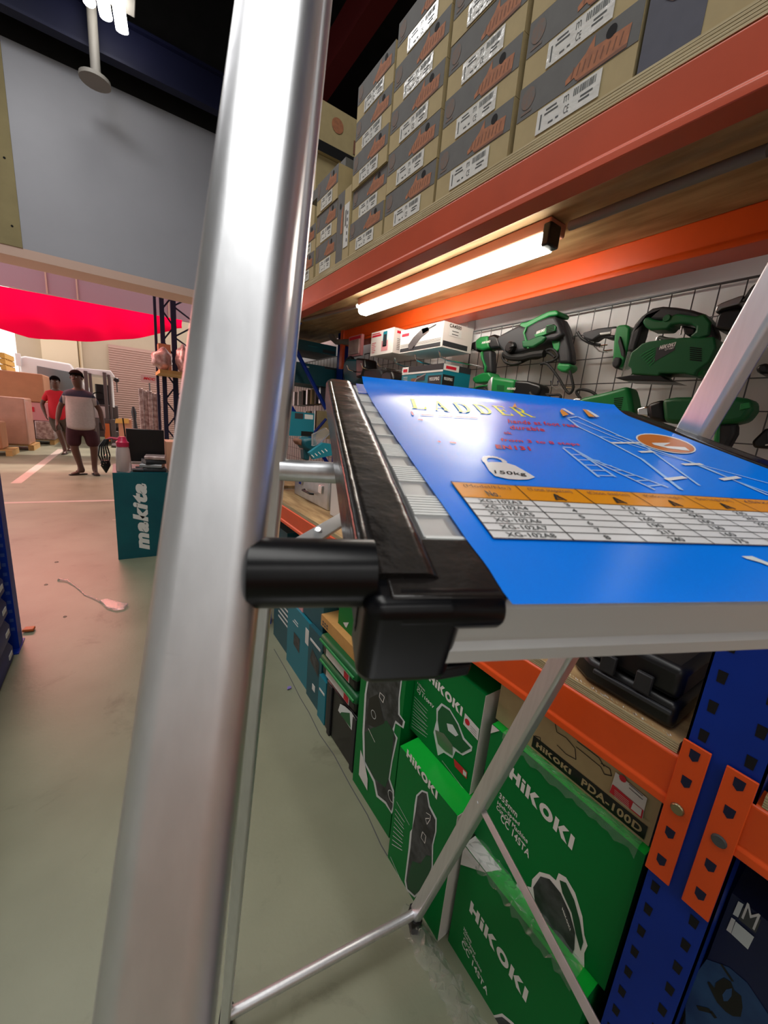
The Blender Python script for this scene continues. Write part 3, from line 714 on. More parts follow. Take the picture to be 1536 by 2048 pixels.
# cordless angle driver
ca = thing('cordless_angle_driver', 'green cylindrical battery tool with a slim grey head pointing left, beside the jigsaw', 'power tool', U(1250, 670, 0, 1.16), TG)
prof(ca, 'battery_grip', J([(345,350),(390,318),(480,310),(525,350),(505,560),(440,800),(345,832),(310,780),(322,640),(332,480)]), 1.16, .05, 'tool_green', .014)
prof(ca, 'grip_inlay', J([(340,500),(360,430),(412,600),(410,680),(380,660)]), 1.132, .01, 'dark_grip', .001)
prof(ca, 'battery_cap', J([(312,760),(340,690),(420,700),(410,780),(360,832),(315,800)]), 1.155, .055, 'dark_grip', .005)
prof(ca, 'head', J([(-60,400),(120,348),(350,320),(350,430),(320,478),(240,470),(150,440),(60,500),(-40,470)]), 1.16, .035, 'tool_dark', .006)
prof(ca, 'head_plate', J([(120,392),(250,375),(245,400),(125,415)]), 1.138, .006, 'label_white', .001)
prof(ca, 'head_clip', J([(262,345),(322,335),(300,420),(250,418)]), 1.138, .006, 'steel', .001)
stroke(ca, 'bit_holder', [(1155, 664), (1163, 676), (1180, 686), (1200, 690)], 1.16, .004, 'tool_black')
# planer seen behind the poster
Z6 = Zm(920, 540, .40104)
sa = thing('disc_grinder', 'mid green tool body with slotted vents just above the poster edge', 'power tool', U(1220, 810, 0, 1.10), TG)
def ex6(b, X):
    for k in range(7): pstrip(b, Z6([(768, 642+9*k), (815-2*k, 636+10*k)]), 0, X, .0022, 'hole_black')
prof(sa, 'motor_housing', Z6([(600,665),(640,640),(760,612),(862,584),(878,640),(895,740),(820,752),(640,720)]), 1.12, .06, 'tool_green', .010, extra=ex6)
prof(sa, 'gear_head', Z6([(538,668),(600,640),(632,645),(612,690),(560,690)]), 1.12, .05, 'steel', .006)
stroke(sa, 'cable', Z6([(600,640),(580,610),(600,595),(650,605),(680,625)]), 1.12, .004, 'rubber_black')
hm = thing('impact_drill', 'green pistol drill with a chrome chuck and black grip partly behind the ladder rail', 'power tool', U(1450, 830, 0, 1.08), TG)
prof(hm, 'chuck', Z6([(888,690),(952,676),(952,735),(892,735)]), 1.08, .024, 'chrome', .006)
prof(hm, 'front_ring', Z6([(950,672),(1035,648),(1045,765),(960,752)]), 1.08, .05, 'tool_black', .010)
prof(hm, 'motor_housing', Z6([(1030,650),(1100,640),(1380,636),(1478,650),(1478,705),(1440,757),(1380,770),(1300,775),(1080,770),(1040,760)]), 1.08, .06, 'tool_green_dark', .010)
prof(hm, 'side_badge', Z6([(1400,668),(1445,660),(1450,688),(1395,700)]), 1.045, .006, 'tool_green', .001)
prof(hm, 'handle', Z6([(1300,760),(1388,765),(1385,820),(1340,900),(1290,905),(1280,830)]), 1.08, .036, 'dark_grip', .010)
prof(hm, 'handle_front', Z6([(1285,780),(1310,765),(1305,880),(1270,880)]), 1.075, .03, 'tool_green', .004)
RG = Zm(1340, 540, .17578)
gr = thing('large_grinder', 'black and silver grinder with a bent lever handle at the right frame edge', 'power tool', U(1480, 620, 0, 1.12), TG)
prof(gr, 'wheel_guard', RG([(578,520),(600,455),(650,425),(840,355),(905,335),(850,440),(650,490),(600,535)]), 1.12, .08, 'steel', .008)
prof(gr, 'motor_housing', RG([(590,560),(650,500),(760,480),(900,480),(880,760),(560,700)]), 1.12, .07, 'tool_black', .014)
stroke(gr, 'lever_handle', RG([(860,370),(920,300),(980,215),(1050,180),(1110,190)]), 1.09, .010, 'tool_black')
mg = thing('mini_grinder', 'black tool body just inside the right frame edge below the grinder', 'power tool', U(1530, 740, 0, 1.12), TG)
prof(mg, 'motor_housing', RG([(1010,1150),(1060,1095),(1160,1080),(1180,1200),(1060,1205)]), 1.12, .06, 'tool_black', .012)
prof(mg, 'nose', RG([(1010,1130),(1040,1110),(1060,1190),(1020,1180)]), 1.12, .04, 'steel', .006)
mg = thing('black_case_tool', 'black tool end at the right frame edge beside the poster', 'power tool', U(1530, 890, 0, 1.12), TG)
prof(mg, 'body', RG([(970,1960),(1115,1820),(1180,1800),(1180,2040),(990,2030)]), 1.12, .06, 'tool_black', .010)
prof(mg, 'edge_strip', RG([(1085,1985),(1150,1975),(1150,1992),(1085,2000)]), 1.088, .004, 'label_white', .0005)
# hooks
for i, (x, y) in enumerate([(1205, 695), (1215, 705), (1128, 778), (1142, 778)]):
    h = MB(); a = U(x, y, 0, 1.245); h.tube([a, a+Vector((-.05, 0, -.004)), a+Vector((-.075, 0, .004)), a+Vector((-.08, 0, .016))], .0022, 'chrome', 6)
    h.tube([a+Vector((0, -.014, .006)), a+Vector((0, .014, .006))], .002, 'chrome', 6)
    h.build('wire_hook', label='bare chrome wire hook on the grid beside the hung green tools', cat='hook', group='bare hooks on the tool grid')

# ================================================================== BOXES ON HOOKS (left part of the wall)
Z5 = Zm(560, 560, .2604)
def hookbox(X, p0, p1, ztop_px, zbot_px, depth, m, label, deco, side=None, nm='tool_box'):
    """p0 left px x, p1 right px x at the face plane X; z from px y"""
    a = U(p0[0], p0[1], 0, X); b = U(p1[0], p1[1], 0, X); zt = U(*ztop_px, 0, X).z; zb = U(*zbot_px, 0, X).z
    t = MB(); t.box((X, b.y, zb), (X+depth, a.y, zt), m); deco(t, X, b.y, a.y, zb, zt)
    return t.build(nm, label=label, cat='box', group='boxed tools resting on the wall hooks', smooth=0)
def q(b, X, y0, y1, zb, zt, u0, u1, v0, v1, m, e=.0008):   # rectangle on the -X face (u from left)
    b.flat([(X-e, y1-(y1-y0)*u0, zb+(zt-zb)*v0), (X-e, y1-(y1-y0)*u1, zb+(zt-zb)*v0), (X-e, y1-(y1-y0)*u1, zb+(zt-zb)*v1), (X-e, y1-(y1-y0)*u0, zb+(zt-zb)*v1)], m)
def s(b, X, dep, y0, zb, zt, u0, u1, v0, v1, m, e=.0008):   # rectangle on the -Y face
    b.flat([(X+dep*u0, y0-e, zb+(zt-zb)*v0), (X+dep*u1, y0-e, zb+(zt-zb)*v0), (X+dep*u1, y0-e, zb+(zt-zb)*v1), (X+dep*u0, y0-e, zb+(zt-zb)*v1)], m)
def d1(t, X, y0, y1, zb, zt):
    A = (t, X, y0, y1, zb, zt)
    q(*A, .04, .46, .78, .86, 'red_print'); q(*A, .04, .40, .89, .93, 'red_print')
    q(*A, .55, .72, .30, .92, 'teal'); q(*A, .50, .78, .12, .55, 'carton_pink'); q(*A, .58, .70, .35, .80, 'tool_dark', .0012)
    for k in range(6): q(*A, .06, .20+.04*(k % 2), .12+.08*k, .145+.08*k, 'red_print')
    s(t, X, .16, y0, zb, zt, .1, .9, .80, .90, 'red_print')
    for k in range(7): s(t, X, .16, y0, zb, zt, .12, .6, .15+.07*k, .17+.07*k, 'ink')
hookbox(1.02, (744, 660), (789, 655), (789, 654), (789, 704), .16, 'white_card', 'smaller white tool box with red logo, left of the large white box', d1)
def d2(t, X, y0, y1, zb, zt):
    A = (t, X, y0, y1, zb, zt)
    q(*A, .04, .22, .72, .84, 'red_print'); q(*A, .02, .97, .05, .20, 'tool_dark')
    for v in (.25, .30, .35): q(*A, .02, .97, v, v+.012, 'tool_dark')
    P = lambda u, v: (X-.0012, y1-(y1-y0)*u, zb+(zt-zb)*v)
    t.flat([P(.25,.10), P(.22,.30), P(.34,.60), (P(.52,.88)), P(.66,.90), P(.70,.72), P(.54,.55), P(.44,.35), P(.36,.12)], 'steel')
    t.flat([P(.52,.88), P(.66,.90), P(.70,.76), P(.56,.66)], 'tool_dark'); t.strip([P(.68,.83), P(.84,.93)], .004, (1, 0, 0), 'tool_dark')
    t.strip([P(.24,.10), P(.34,.08), P(.38,.25)], .006, (1, 0, 0), 'tool_dark')
    s(t, X, .15, y0, zb, zt, .02, .86, .06, .26, 'tool_dark'); s(t, X, .15, y0, zb, zt, .2, .6, .50, .80, 'label_white', .001)
    t.text('CA4500', (X+.15*.18, y0-.0012, zb+(zt-zb)*.82), (.15*.4, 0, 0), (0, 0, .012), 'black_ink', .02)
    for k in range(2): s(t, X, .15, y0, zb, zt, .28, .5, .68-.12*k, .71-.12*k, 'ink', .0014)
hookbox(.99, (803, 655), (889, 640), (889, 641), (885, 693), .15, 'white_card', 'large white tool box picturing a grinder, resting on the wall hooks', d2)
def d3(t, X, y0, y1, zb, zt):
    A = (t, X, y0, y1, zb, zt)
    q(*A, .0, 1, .78, 1.0, 'tool_dark'); q(*A, .0, .17, .76, 1.0, 'label_white', .001); q(*A, .03, .14, .80, .92, 'red_print', .0014)
    q(*A, 0, 1, .70, .77, 'label_white', .001); q(*A, .68, .98, .12, .58, 'tool_dark', .001)
    t.text('9555PBG', (X-.0016, y1-(y1-y0)*.72, zb+(zt-zb)*.38), (0, -(y1-y0)*.22, 0), (0, 0, (zt-zb)*.13), 'label_white', .03)
    q(*A, .26, .40, .18, .52, 'print_orange_dark', .001); q(*A, .40, .60, .42, .62, 'tool_dark', .001)
    P = lambda u, v: (X-.0014, y1-(y1-y0)*u, zb+(zt-zb)*v)
    t.strip([P(.30,.2), P(.40,.5), P(.62,.66)], .005, (1, 0, 0), 'steel')
    for k in range(5): q(*A, .05, .16, .30+.07*k, .32+.07*k, 'label_white', .001)
    s(t, X, .14, y0, zb, zt, 0, 1, .78, 1, 'tool_dark'); s(t, X, .14, y0, zb, zt, 0, .55, .76, .99, 'label_white', .001); s(t, X, .14, y0, zb, zt, .08, .45, .82, .93, 'red_print', .0014)
    s(t, X, .14, y0, zb, zt, .0, .42, .05, .60, 'black_ink', .001)
    t.text('9555PBG', (X+.14*.05, y0-.0016, zb+(zt-zb)*.40), (.14*.3, 0, 0), (0, 0, (zt-zb)*.11), 'label_white', .03)
hookbox(.99, (806, 730), (888, 726), (888, 726), (880, 781), .14, 'teal', 'teal tool box with black stripe below the white boxes', d3)
pk = MB(); pk.box((1.0, 1.85, 1.60), (1.03, 1.98, 1.73), 'carton_pink')
a = U(713, 690, 0, 1.08); pk = MB(); pk.box((1.08, a.y-.05, a.z-.055), (1.095, a.y+.09, a.z+.05), 'carton_pink'); pk.box((1.072, a.y-.035, a.z-.045), (1.0799, a.y+.075, a.z+.025), 'silver_wrap'); pk.box((1.0785, a.y-.04, a.z+.03), (1.0798, a.y+.08, a.z+.045), 'red_print')
pk.build('blister_pack', label='greyish blister pack hanging left of the small white tool box', cat='package', group='packs on the wall hooks', smooth=0)
for i in range(6):
    y = 1.14+.14*i; h = MB(); h.tube([(1.245, y, 1.555+.0), (1.02, y, 1.55), (.985, y, 1.556), (.975, y, 1.575)], .003, 'chrome', 6)
    h.build('wire_hook', label='long chrome wire hook holding the boxed tools', cat='hook', group='hooks under the boxed tools')
# dark tools hanging below
bt = thing('black_polisher', 'dark green and black tool hanging at the left below the packs', 'power tool', U(715, 740, 0, 1.08))
prof(bt, 'body', Z7([(830,640),(870,600),(980,600),(1090,620),(1095,760),(1040,850),(960,900),(840,870),(820,760)]), 1.08, .07, 'teal_dark', .012)
prof(bt, 'cover', Z7([(990,590),(1090,600),(1100,700),(1060,820),(990,830)]), 1.06, .08, 'tool_black', .010)
stroke(bt, 'cable', Z7([(840,880),(780,820),(790,640),(850,570),(900,620)]), 1.07, .008, 'tool_black')
bt = thing('black_grinder', 'black grinder with a ribbed round end hanging right of the dark green tool', 'power tool', U(770, 755, 0, 1.06))
prof(bt, 'body', Z5([(690,690),(800,690),(830,720),(830,800),(720,800),(680,760)]), 1.06, .07, 'dark_grip', .010)
prof(bt, 'rear_cap', Z5([(825,715),(870,695),(905,710),(915,770),(890,825),(830,825),(815,770)]), 1.06, .07, 'tool_black', .012)
# far bay goods seen past the ladder
def fbox(px, Y, dep, m, label, deco=None, cat='box', nm='tool_box', grp=None):
    """box whose camera-facing side lies on plane y=Y; px=(x0,y0,x1,y1)"""
    a = U(px[0], px[1], 1, Y); b = U(px[2], px[3], 1, Y)
    t = MB(); t.box((a.x, Y, b.z), (b.x, Y+dep, a.z), m)
    if deco: deco(t, a.x, b.x, b.z, a.z, Y-.001)
    return t.build(nm, label=label, cat=cat, group=grp, smooth=0)
FG = 'teal boxes piled in the far bay'
def rect(t, x0, x1, z0_, z1_, Y, u0, u1, v0, v1, m):
    t.flat([(x0+(x1-x0)*u0, Y, z0_+(z1_-z0_)*v0), (x0+(x1-x0)*u1, Y, z0_+(z1_-z0_)*v0), (x0+(x1-x0)*u1, Y, z0_+(z1_-z0_)*v1), (x0+(x1-x0)*u0, Y, z0_+(z1_-z0_)*v1)], m)
fbox((540, 636, 668, 664), 2.36, .3, 'tool_dark', 'dark banded box, topmost of the pile in the far bay', lambda t, *a: rect(t, *a, .5, .62, .3, .8, 'red_print'), grp=FG)
fbox((540, 666, 672, 712), 2.36, .3, 'teal_dark', 'dark teal box under the banded box in the far bay', lambda t, *a: (rect(t, *a, .78, .98, .1, .45, 'tool_dark'), rect(t, *a, .55, .7, .5, .55, 'teal')), grp=FG)
fbox((540, 714, 672, 776), 2.36, .3, 'teal_dark', 'dark teal box with a faint drill picture, lowest of the pile in the far bay', lambda t, *a: (rect(t, *a, .8, .97, .9, .98, 'tool_dark'), rect(t, *a, .5, .56, .80, .86, 'label_white')), grp=FG)
fr = MB(); fr.box((.70, 2.70, 1.395), (1.20, 3.1, 1.41), 'steel'); 
br_ = MB(); A_ = U(600, 716, 1, 2.245); B_ = U(652, 818, 1, 2.245); A_ = A_+(A_-B_)*.8; br_.tube([A_, B_], .012, 'rack_blue', 6); 
A_ = U(652, 838, 1, 2.245); B_ = U(622, 872, 1, 2.245); br_.tube([A_, B_+(B_-A_)*.7], .008, 'rack_blue', 6)
br_.build('frame_brace', rk)
# small packs on hooks and lower shelf goods
for i in range(7):
    a = U(610+9*i, 800-1*i, 0, 1.19); t = MB(); t.box((1.10, a.y-.012, a.z-.05), (1.19, a.y+.012, a.z+.05), ['steel', 'label_white', 'ink', 'steel', 'kraft', 'ink', 'steel'][i])
    t.build('bit_pack', label='slim bit packet hanging in the row behind the blue brace', cat='package', group='bit packets on the far grid', smooth=0)
for i in range(6):
    a = U(632+5*i, 846, 0, 1.10); t = MB(); t.box((1.02, a.y-.006, a.z-.10), (1.13, a.y+.006, a.z+.07), ['steel', 'kraft', 'ink', 'label_white', 'steel', 'kraft'][i])
    t.build('saw_blade_pack', label='thin blade packet standing in the row on the lower shelf', cat='package', group='blade packets on the lower shelf', smooth=0)
fbox((556, 820, 627, 874), 1.95, .12, 'teal', 'teal boxed tool standing on the lower shelf behind the ladder rail', lambda t, *a: (rect(t, *a, .45, .68, .72, .95, 'tool_dark'), rect(t, *a, .72, .96, .74, .93, 'label_white'), rect(t, *a, .64, .98, .02, .22, 'tool_black')))
gt = thing('cordless_driver', 'dark teal cordless driver standing on the lower shelf behind the round tube', 'power tool', U(612, 900, 1, 1.75))
prof(gt, 'motor_housing', Z7([(235,1560),(300,1530),(380,1540),(415,1600),(400,1660),(340,1700),(260,1670),(235,1620)]), 1.75, .09, 'teal_dark', .014, ax=1)
prof(gt, 'nose', Z7([(170,1570),(200,1545),(240,1550),(240,1630),(200,1620)]), 1.75, .06, 'print_orange_dark', .01, ax=1)
prof(gt, 'handle', Z7([(260,1660),(345,1680),(330,1810),(270,1800)]), 1.75, .05, 'teal_dark', .008, ax=1)
for i, (pts, m_) in enumerate([(Z7([(400,1500),(560,1420),(620,1480),(470,1620),(400,1640)]), 'clear_plastic'), (Z7([(350,1720),(520,1600),(660,1620),(680,1740),(400,1800)]), 'teal')]):
    t = MB(); P = [U(x, y, 1, 1.62-.02*i) for x, y in pts]; t.prism(P, (0, .02, 0), m_)
    if i:
        for k in range(5): t.strip([U(*p, 1, 1.597) for p in Z7([(380+40*k, 1745-18*k), (410+40*k, 1775-18*k)])], .004, (0, 1, 0), 'label_white')
    t.build('blister_pack', label=['clear blister pack leaning on the lower shelf', 'teal and clear blister pack lying on the lower shelf'][i], cat='package', smooth=0)
# aluminium case + white box on the lower shelf
t = thing('aluminium_case', 'silver aluminium tool case standing on the lower shelf left of the white box', 'case', (.86, 1.9, .874))
b = MB(); b.box((.80, 1.62, .8745), (1.05, 2.05, 1.03), 'aluminium_dull'); b.build('body', t, bevel=.006)
b = MB()
for y in (1.70, 1.95): b.box((.792, y-.02, .945), (.80, y+.02, .985), 'chrome')
b.build('latch', t, bevel=.002)
b = MB(); b.tube([(.79, 1.76, .93), (.775, 1.77, .93), (.775, 1.87, .93), (.79, 1.88, .93)], .006, 'tool_black'); b.build('handle', t)
t = MB(); t.box((.78, 1.34, .8765), (1.08, 1.55, 1.08), 'white_card'); t.build('white_box', label='plain white box standing on the lower shelf behind the ladder', cat='box', smooth=0)
# black tool case on the lower shelf, right
t = thing('black_tool_case', 'glossy black plastic tool case lying on the splintered lower shelf', 'case', (.80, .3, .877))
b = MB(); b.rrect([(.90, .33+.0, .8775+.002), (.90, .33, .925)], (1, 0, 0), .40, .0, 0.0, 'tool_black') if 0 else None
pts = [(.675, .150), (.676, .285), (.700, .325), (.76, .335), (1.05, .335), (1.05, .150)]
b = MB(); b.prism([(x, y, .878) for x, y in pts], (0, 0, .045), 'tool_black'); b.build('lower_shell', t, bevel=.010)
b = MB(); b.prism([(x+.004, y-(.003 if y > .2 else -.003), .925) for x, y in pts], (0, 0, .055), 'tool_black'); b.build('lid', t, bevel=.012)
b = MB(); b.box((.668, .155, .905), (.675, .275, .913), 'tool_dark'); b.build('seam_rib', t, bevel=.002)
for y in (.20, .255): b = MB(); b.box((.668, y-.012, .918), (.677, y+.012, .95), 'dark_grip'); b.build('latch', t, bevel=.002)

# ================================================================== CARTONS UNDER THE LOWER BEAM
ZA = Zm(880, 1300, .36517); ZB = Zm(700, 1300, .29304); ZC = Zm(500, 1180, .3028); ZD = Zm(1100, 1280, .3749); ZE = Zm(540, 1220, .16604)
HG = 'green cartons under the lower beam'
def quad(b, pts, X, m, ax=0): b.flat([U(x, y, ax, X) for x, y in pts], m)
# PDA-100D kraft carton
X = .700; t = MB(); t.box((X, .142, .6468), (1.05, .47, .765), 'kraft'); e = X-.0008
t.flat([(e, .372, .652), (e, .150, .652), (e, .150, .680), (e, .372, .680)], 'tool_black')
t.text('HiKOKI', (e-.0006, .362, .660), (0, -.078, 0), (0, 0, .012), 'kraft'); t.text('PDA-100D', (e-.0006, .262, .658), (0, -.106, 0), (0, 0, .016), 'kraft', .03)
for L_ in ([(630,400),(640,450),(690,480),(740,540),(745,600),(690,570),(640,520)], [(750,500),(870,590),(900,640)], [(745,530),(880,640)], [(760,480),(880,570)], [(880,620),(930,650),(940,690),(900,680),(880,640)], [(520,470),(550,480),(548,520),(520,500)]):
    pstrip(t, ZA(L_), 0, e-.0004, .0016, 'black_ink')
pb = t.build('tool_carton', label='brown kraft carton with black band, lying on the green cut-off machine carton', cat='carton', group='cartons under the lower beam', smooth=0)
t = MB(); quad(t, ZA([(962,668),(1135,812),(1108,925),(928,778)]), e-.0012, 'label_white'); quad(t, ZA([(945,735),(1115,880),(1105,925),(928,778)]), e-.0018, 'red_print')
quad(t, ZA([(1058,835),(1106,875),(1098,912),(1045,868)]), e-.0022, 'label_white')
c_ = U(*ZA([(1000,705)])[0], 0, e-.002); t.flat([c_+Vector((0, .006*math.cos(a*.6), .006*math.sin(a*.6))) for a in range(10)], 'red_print')
for k in range(2): pstrip(t, ZA([(1035, 735+20*k), (1110, 800+20*k)]), 0, e-.002, .0012, 'ink')
for k in range(5): pstrip(t, ZA([(955, 765+10*k), (1035, 832+10*k)]), 0, e-.0022, .0006, 'label_white')
t.build('warranty_label', pb, label='red and white warranty label', smooth=0)
# CC14STA cartons
def blob(t, pts, X, m, ax=0): quad(t, pts, X, m, ax)
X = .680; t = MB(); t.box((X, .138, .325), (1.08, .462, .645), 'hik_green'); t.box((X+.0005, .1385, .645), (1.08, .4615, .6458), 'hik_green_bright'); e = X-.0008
t.flat([(e-.0005, .462, .645), (e-.0005, .440, .645), (e-.0005, .462, .62)], 'white_card')
ptxt(t, 'HiKOKI', 0, e, ZA([(378,694)])[0], ZA([(722,1098)])[0], .031, bold=.045)
ptxt(t, '355mm', 0, e, ZA([(322,808)])[0], ZA([(420,920)])[0], .0155, bold=.02)
ptxt(t, 'High-Speed', 0, e, ZA([(312,848)])[0], ZA([(432,970)])[0], .0125, bold=.02)
ptxt(t, 'Cut-Off Machine', 0, e, ZA([(308,868)])[0], ZA([(478,1062)])[0], .012, bold=.02)
ptxt(t, 'CC 14STA', 0, e, ZA([(330,930)])[0], ZA([(486,1144)])[0], .019, bold=.02)
blob(t, ZA([(505,1255),(545,1215),(600,1230),(635,1262),(650,1222),(690,1245),(740,1330),(780,1460),(790,1560),(808,1620),(790,1660),(790,1740),(770,1775),(740,1900),(720,1890),(640,1800),(580,1680),(520,1570),(470,1450),(405,1340),(425,1265),(465,1290),(500,1300)]), e, 'white_print')
blob(t, ZA([(510,1300),(550,1240),(600,1255),(660,1330),(710,1440),(740,1550),(735,1640),(700,1720),(640,1690),(580,1590),(530,1460)]), e-.0006, 'grey_print')
blob(t, ZA([(655,1260),(690,1275),(735,1370),(765,1480),(785,1600),(770,1650),(745,1560),(720,1440),(670,1330)]), e-.0006, 'hik_green_dark')
blob(t, ZA([(420,1330),(445,1320),(500,1420),(600,1600),(700,1780),(725,1870),(640,1780),(560,1640),(480,1480)]), e-.0006, 'tool_black')
ptxt(t, 'HiKOKI', 0, e-.0012, ZA([(668,1420)])[0], ZA([(712,1540)])[0], .006, 'white_print')
t.build('tool_carton', label='upper green cut-off machine carton picturing a large cutting wheel', cat='carton', group=HG, smooth=0)
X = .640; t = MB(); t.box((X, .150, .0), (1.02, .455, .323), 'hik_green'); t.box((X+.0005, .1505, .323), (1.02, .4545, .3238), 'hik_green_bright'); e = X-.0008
t.flat([(e-.0005, .455, .323), (e-.0005, .385, .323), (e-.0005, .455, .26)], 'white_card')
t.flat([(X, .4545, .3245), (X, .385, .3245), (X+.036, .37, .3245), (X+.038, .4545, .3245)], 'white_card')
ptxt(t, 'HiKOKI', 0, e, ZA([(160,1428)])[0], ZA([(470,1932)])[0], .034, bold=.045)
ptxt(t, 'CC 14STA', 0, e, ZA([(118,1610)])[0], ZA([(258,1895)])[0], .018, bold=.02)
for k, (a, b__) in enumerate((('355mm', (.30)), ('High-Speed', .45), ('Cut-Off Machine', .7))):
    p0 = ZA([(128+4*k*0, 1530+28*k)])[0]; p1 = ZA([(128+140*b__, 1530+28*k+260*b__)])[0]; ptxt(t, a, 0, e, p0, p1, .010, bold=.02)
blob(t, ZA([(220,2010),(300,2000),(340,1990),(400,2040),(470,2130),(440,2250),(320,2230),(230,2110)]), e, 'white_print')
blob(t, ZA([(240,2020),(300,2015),(340,2010),(390,2050),(450,2130),(430,2230),(330,2210),(250,2110)]), e-.0006, 'grey_print')
t.build('tool_carton', label='lower green cut-off machine carton with a torn white corner on the floor', cat='carton', group=HG, smooth=0)
fm = MB(); rs = random.Random(9)
P = ZA([(165,1190),(280,1330),(420,1540),(560,1760),(700,1960)])
vs = []; fs = []
for i in range(26):
    y = .445-.27*i/25
    for k in range(6):
        xx = .634+.045*k/5; vs.append((xx+rs.uniform(-.003, .003), y, .327+rs.uniform(0, .010) if k else .315+rs.uniform(-.01, .01)))
for i in range(25):
    for k in range(5): a = i*6+k; fs.append((a, a+1, a+7, a+6))
fm.add(vs, fs, 'wrap_film'); fm.build('stretch_film', label='crumpled clear film along the top edge of the lower cut-off machine carton', cat='plastic film', smooth=0)
fm = MB(); vs = []; fs = []
for i in range(26):
    y = .43-.28*i/25
    for k in range(6): vs.append((.676+.02*k/5+rs.uniform(-.002, .002), y, .648+rs.uniform(0, .006) if k else .633+rs.uniform(-.006, .006)))
for i in range(25):
    for k in range(5): a = i*6+k; fs.append((a, a+1, a+7, a+6))
fm.add(vs, fs, 'wrap_film'); fm.build('stretch_film', label='crumpled clear film along the top edge of the upper cut-off machine carton', cat='plastic film', smooth=0)
# jigsaw carton CJ110MV
X = .680; t = MB(); t.box((X, .492, .412), (.86, .74, .700), 'hik_green'); e = X-.0008
t.box((X-.0003, .4912, .4125), (.86, .4922, .6995), 'white_card')
ptxt(t, 'HiKOKI', 0, e, ZB([(538,205)])[0], ZB([(762,455)])[0], .026, bold=.045)
ptxt(t, 'CJ 110MV', 0, e, ZB([(455,285)])[0], ZB([(570,412)])[0], .014, bold=.02)
for k in range(2): ptxt(t, ['110mm', 'Jig Saw'][k], 0, e, ZB([(460,230+25*k)])[0], ZB([(510,285+25*k)])[0], .007, bold=.01)
for k in range(11): pstrip(t, ZB([(440-2*k, 318+20*k), (530-8*(k % 3), 415+18*k)]), 0, e, .0012, 'pale_print')
blob(t, ZB([(590,400),(625,362),(680,400),(740,500),(780,600),(835,660),(830,690),(770,720),(720,690),(700,740),(640,700),(600,720),(585,640),(570,560),(590,480)]), e, 'pale_print')
blob(t, ZB([(600,420),(628,380),(680,415),(735,510),(770,610),(825,670),(760,705),(720,670),(690,650),(650,600),(610,560),(598,480)]), e-.0006, 'tool_green_dark')
blob(t, ZB([(660,500),(700,510),(740,580),(720,590),(670,550)]), e-.001, 'pale_print')
blob(t, ZB([(580,545),(640,570),(700,650),(700,720),(650,690),(600,640)]), e-.001, 'steel')
quad(t, ZB([(785,430),(882,540),(872,618),(772,505)]), e-.0006, 'label_white')
c_ = U(*ZB([(800,492)])[0], 0, e-.001); t.flat([c_+Vector((0, .0085*math.cos(a*.6), .0085*math.sin(a*.6))) for a in range(10)], 'red_print')
for k in range(3): pstrip(t, ZB([(822, 515+16*k), (862, 560+16*k)]), 0, e-.001, .001, 'ink')
quad(t, ZB([(708,740),(800,835),(795,880),(715,795)]), e-.0006, 'red_print'); quad(t, ZB([(772,815),(795,838),(792,868),(770,848)]), e-.001, 'label_white')
pstrip(t, ZB([(628,755),(795,975)]), 0, e-.0004, .0012, 'pale_print')
t.flat([(.72, .4905, .44), (.735, .4905, .44), (.735, .4905, .47), (.72, .4905, .47)], 'ink')
t.build('tool_carton', label='green jigsaw carton with white side panel, standing on the pressure washer carton', cat='carton', group=HG, smooth=0)
t = MB(); t.box((.80, .50, .7005), (1.06, .735, .735), 'hik_green_dark'); 
t.text('HiKOKI', (.80-.001, .72, .708), (0, -.12, 0), (0, 0, .018), 'kraft', .04)
t.build('tool_carton', label='flat dark green carton lying behind the top of the jigsaw carton', cat='carton', group=HG, smooth=0)
t = MB(); t.box((.862, .45, .36), (1.08, .50, .70), 'tool_black') if 0 else None
t = MB(); t.box((.96, .47, .0), (1.12, .76, .698), 'hik_green'); t.build('tool_carton', label='tall green carton standing behind the jigsaw carton', cat='carton', group=HG, smooth=0)
# pressure washer carton
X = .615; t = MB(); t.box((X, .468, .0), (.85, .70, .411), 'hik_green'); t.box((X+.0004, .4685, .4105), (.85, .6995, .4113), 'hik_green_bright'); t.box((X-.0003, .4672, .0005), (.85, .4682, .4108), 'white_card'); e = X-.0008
ptxt(t, 'HiKOKI', 0, e, ZB([(385,722)])[0], ZB([(592,1022)])[0], .024, bold=.045)
blob(t, ZB([(452,990),(490,955),(530,970),(545,1060),(592,1150),(590,1240),(568,1330),(565,1500),(500,1640),(440,1690),(385,1640),(372,1580),(400,1350),(410,1240),(425,1220),(440,1060)]), e, 'pale_print')
blob(t, ZB([(460,1000),(492,968),(522,980),(536,1070),(582,1160),(580,1240),(558,1330),(556,1480),(495,1625),(440,1675),(392,1630),(382,1575),(412,1350),(422,1240),(448,1100)]), e-.0006, 'grey_print')
blob(t, ZB([(392,1560),(425,1440),(480,1460),(520,1400),(556,1410),(550,1500),(495,1620),(440,1670),(395,1625)]), e-.001, 'hik_green_dark')
for L_ in ([(520,1110),(550,1130),(545,1160),(525,1190),(515,1150),(540,1150)], [(495,1240),(518,1270),(510,1320),(485,1280),(495,1240)]): pstrip(t, ZB(L_), 0, e-.0014, .0018, 'white_print')
for k in range(9): pstrip(t, ZB([(310-3*k, 1085+30*k), (372-6*(k % 2)-2*k, 1175+24*k)]), 0, e, .002, 'pale_print')
pstrip(t, ZB([(318,1035),(405,1195)]), 0, e, .0016, 'pale_print')
pstrip(t, ZB([(275,1410),(435,1770)]), 0, e, .0022, 'pale_print')
t.build('tool_carton', label='green pressure washer carton with bright green top, standing on the floor', cat='carton', group=HG, smooth=0)
t = MB(); t.box((.70, .462, .0), (.98, .4665, .36), 'hik_green'); 
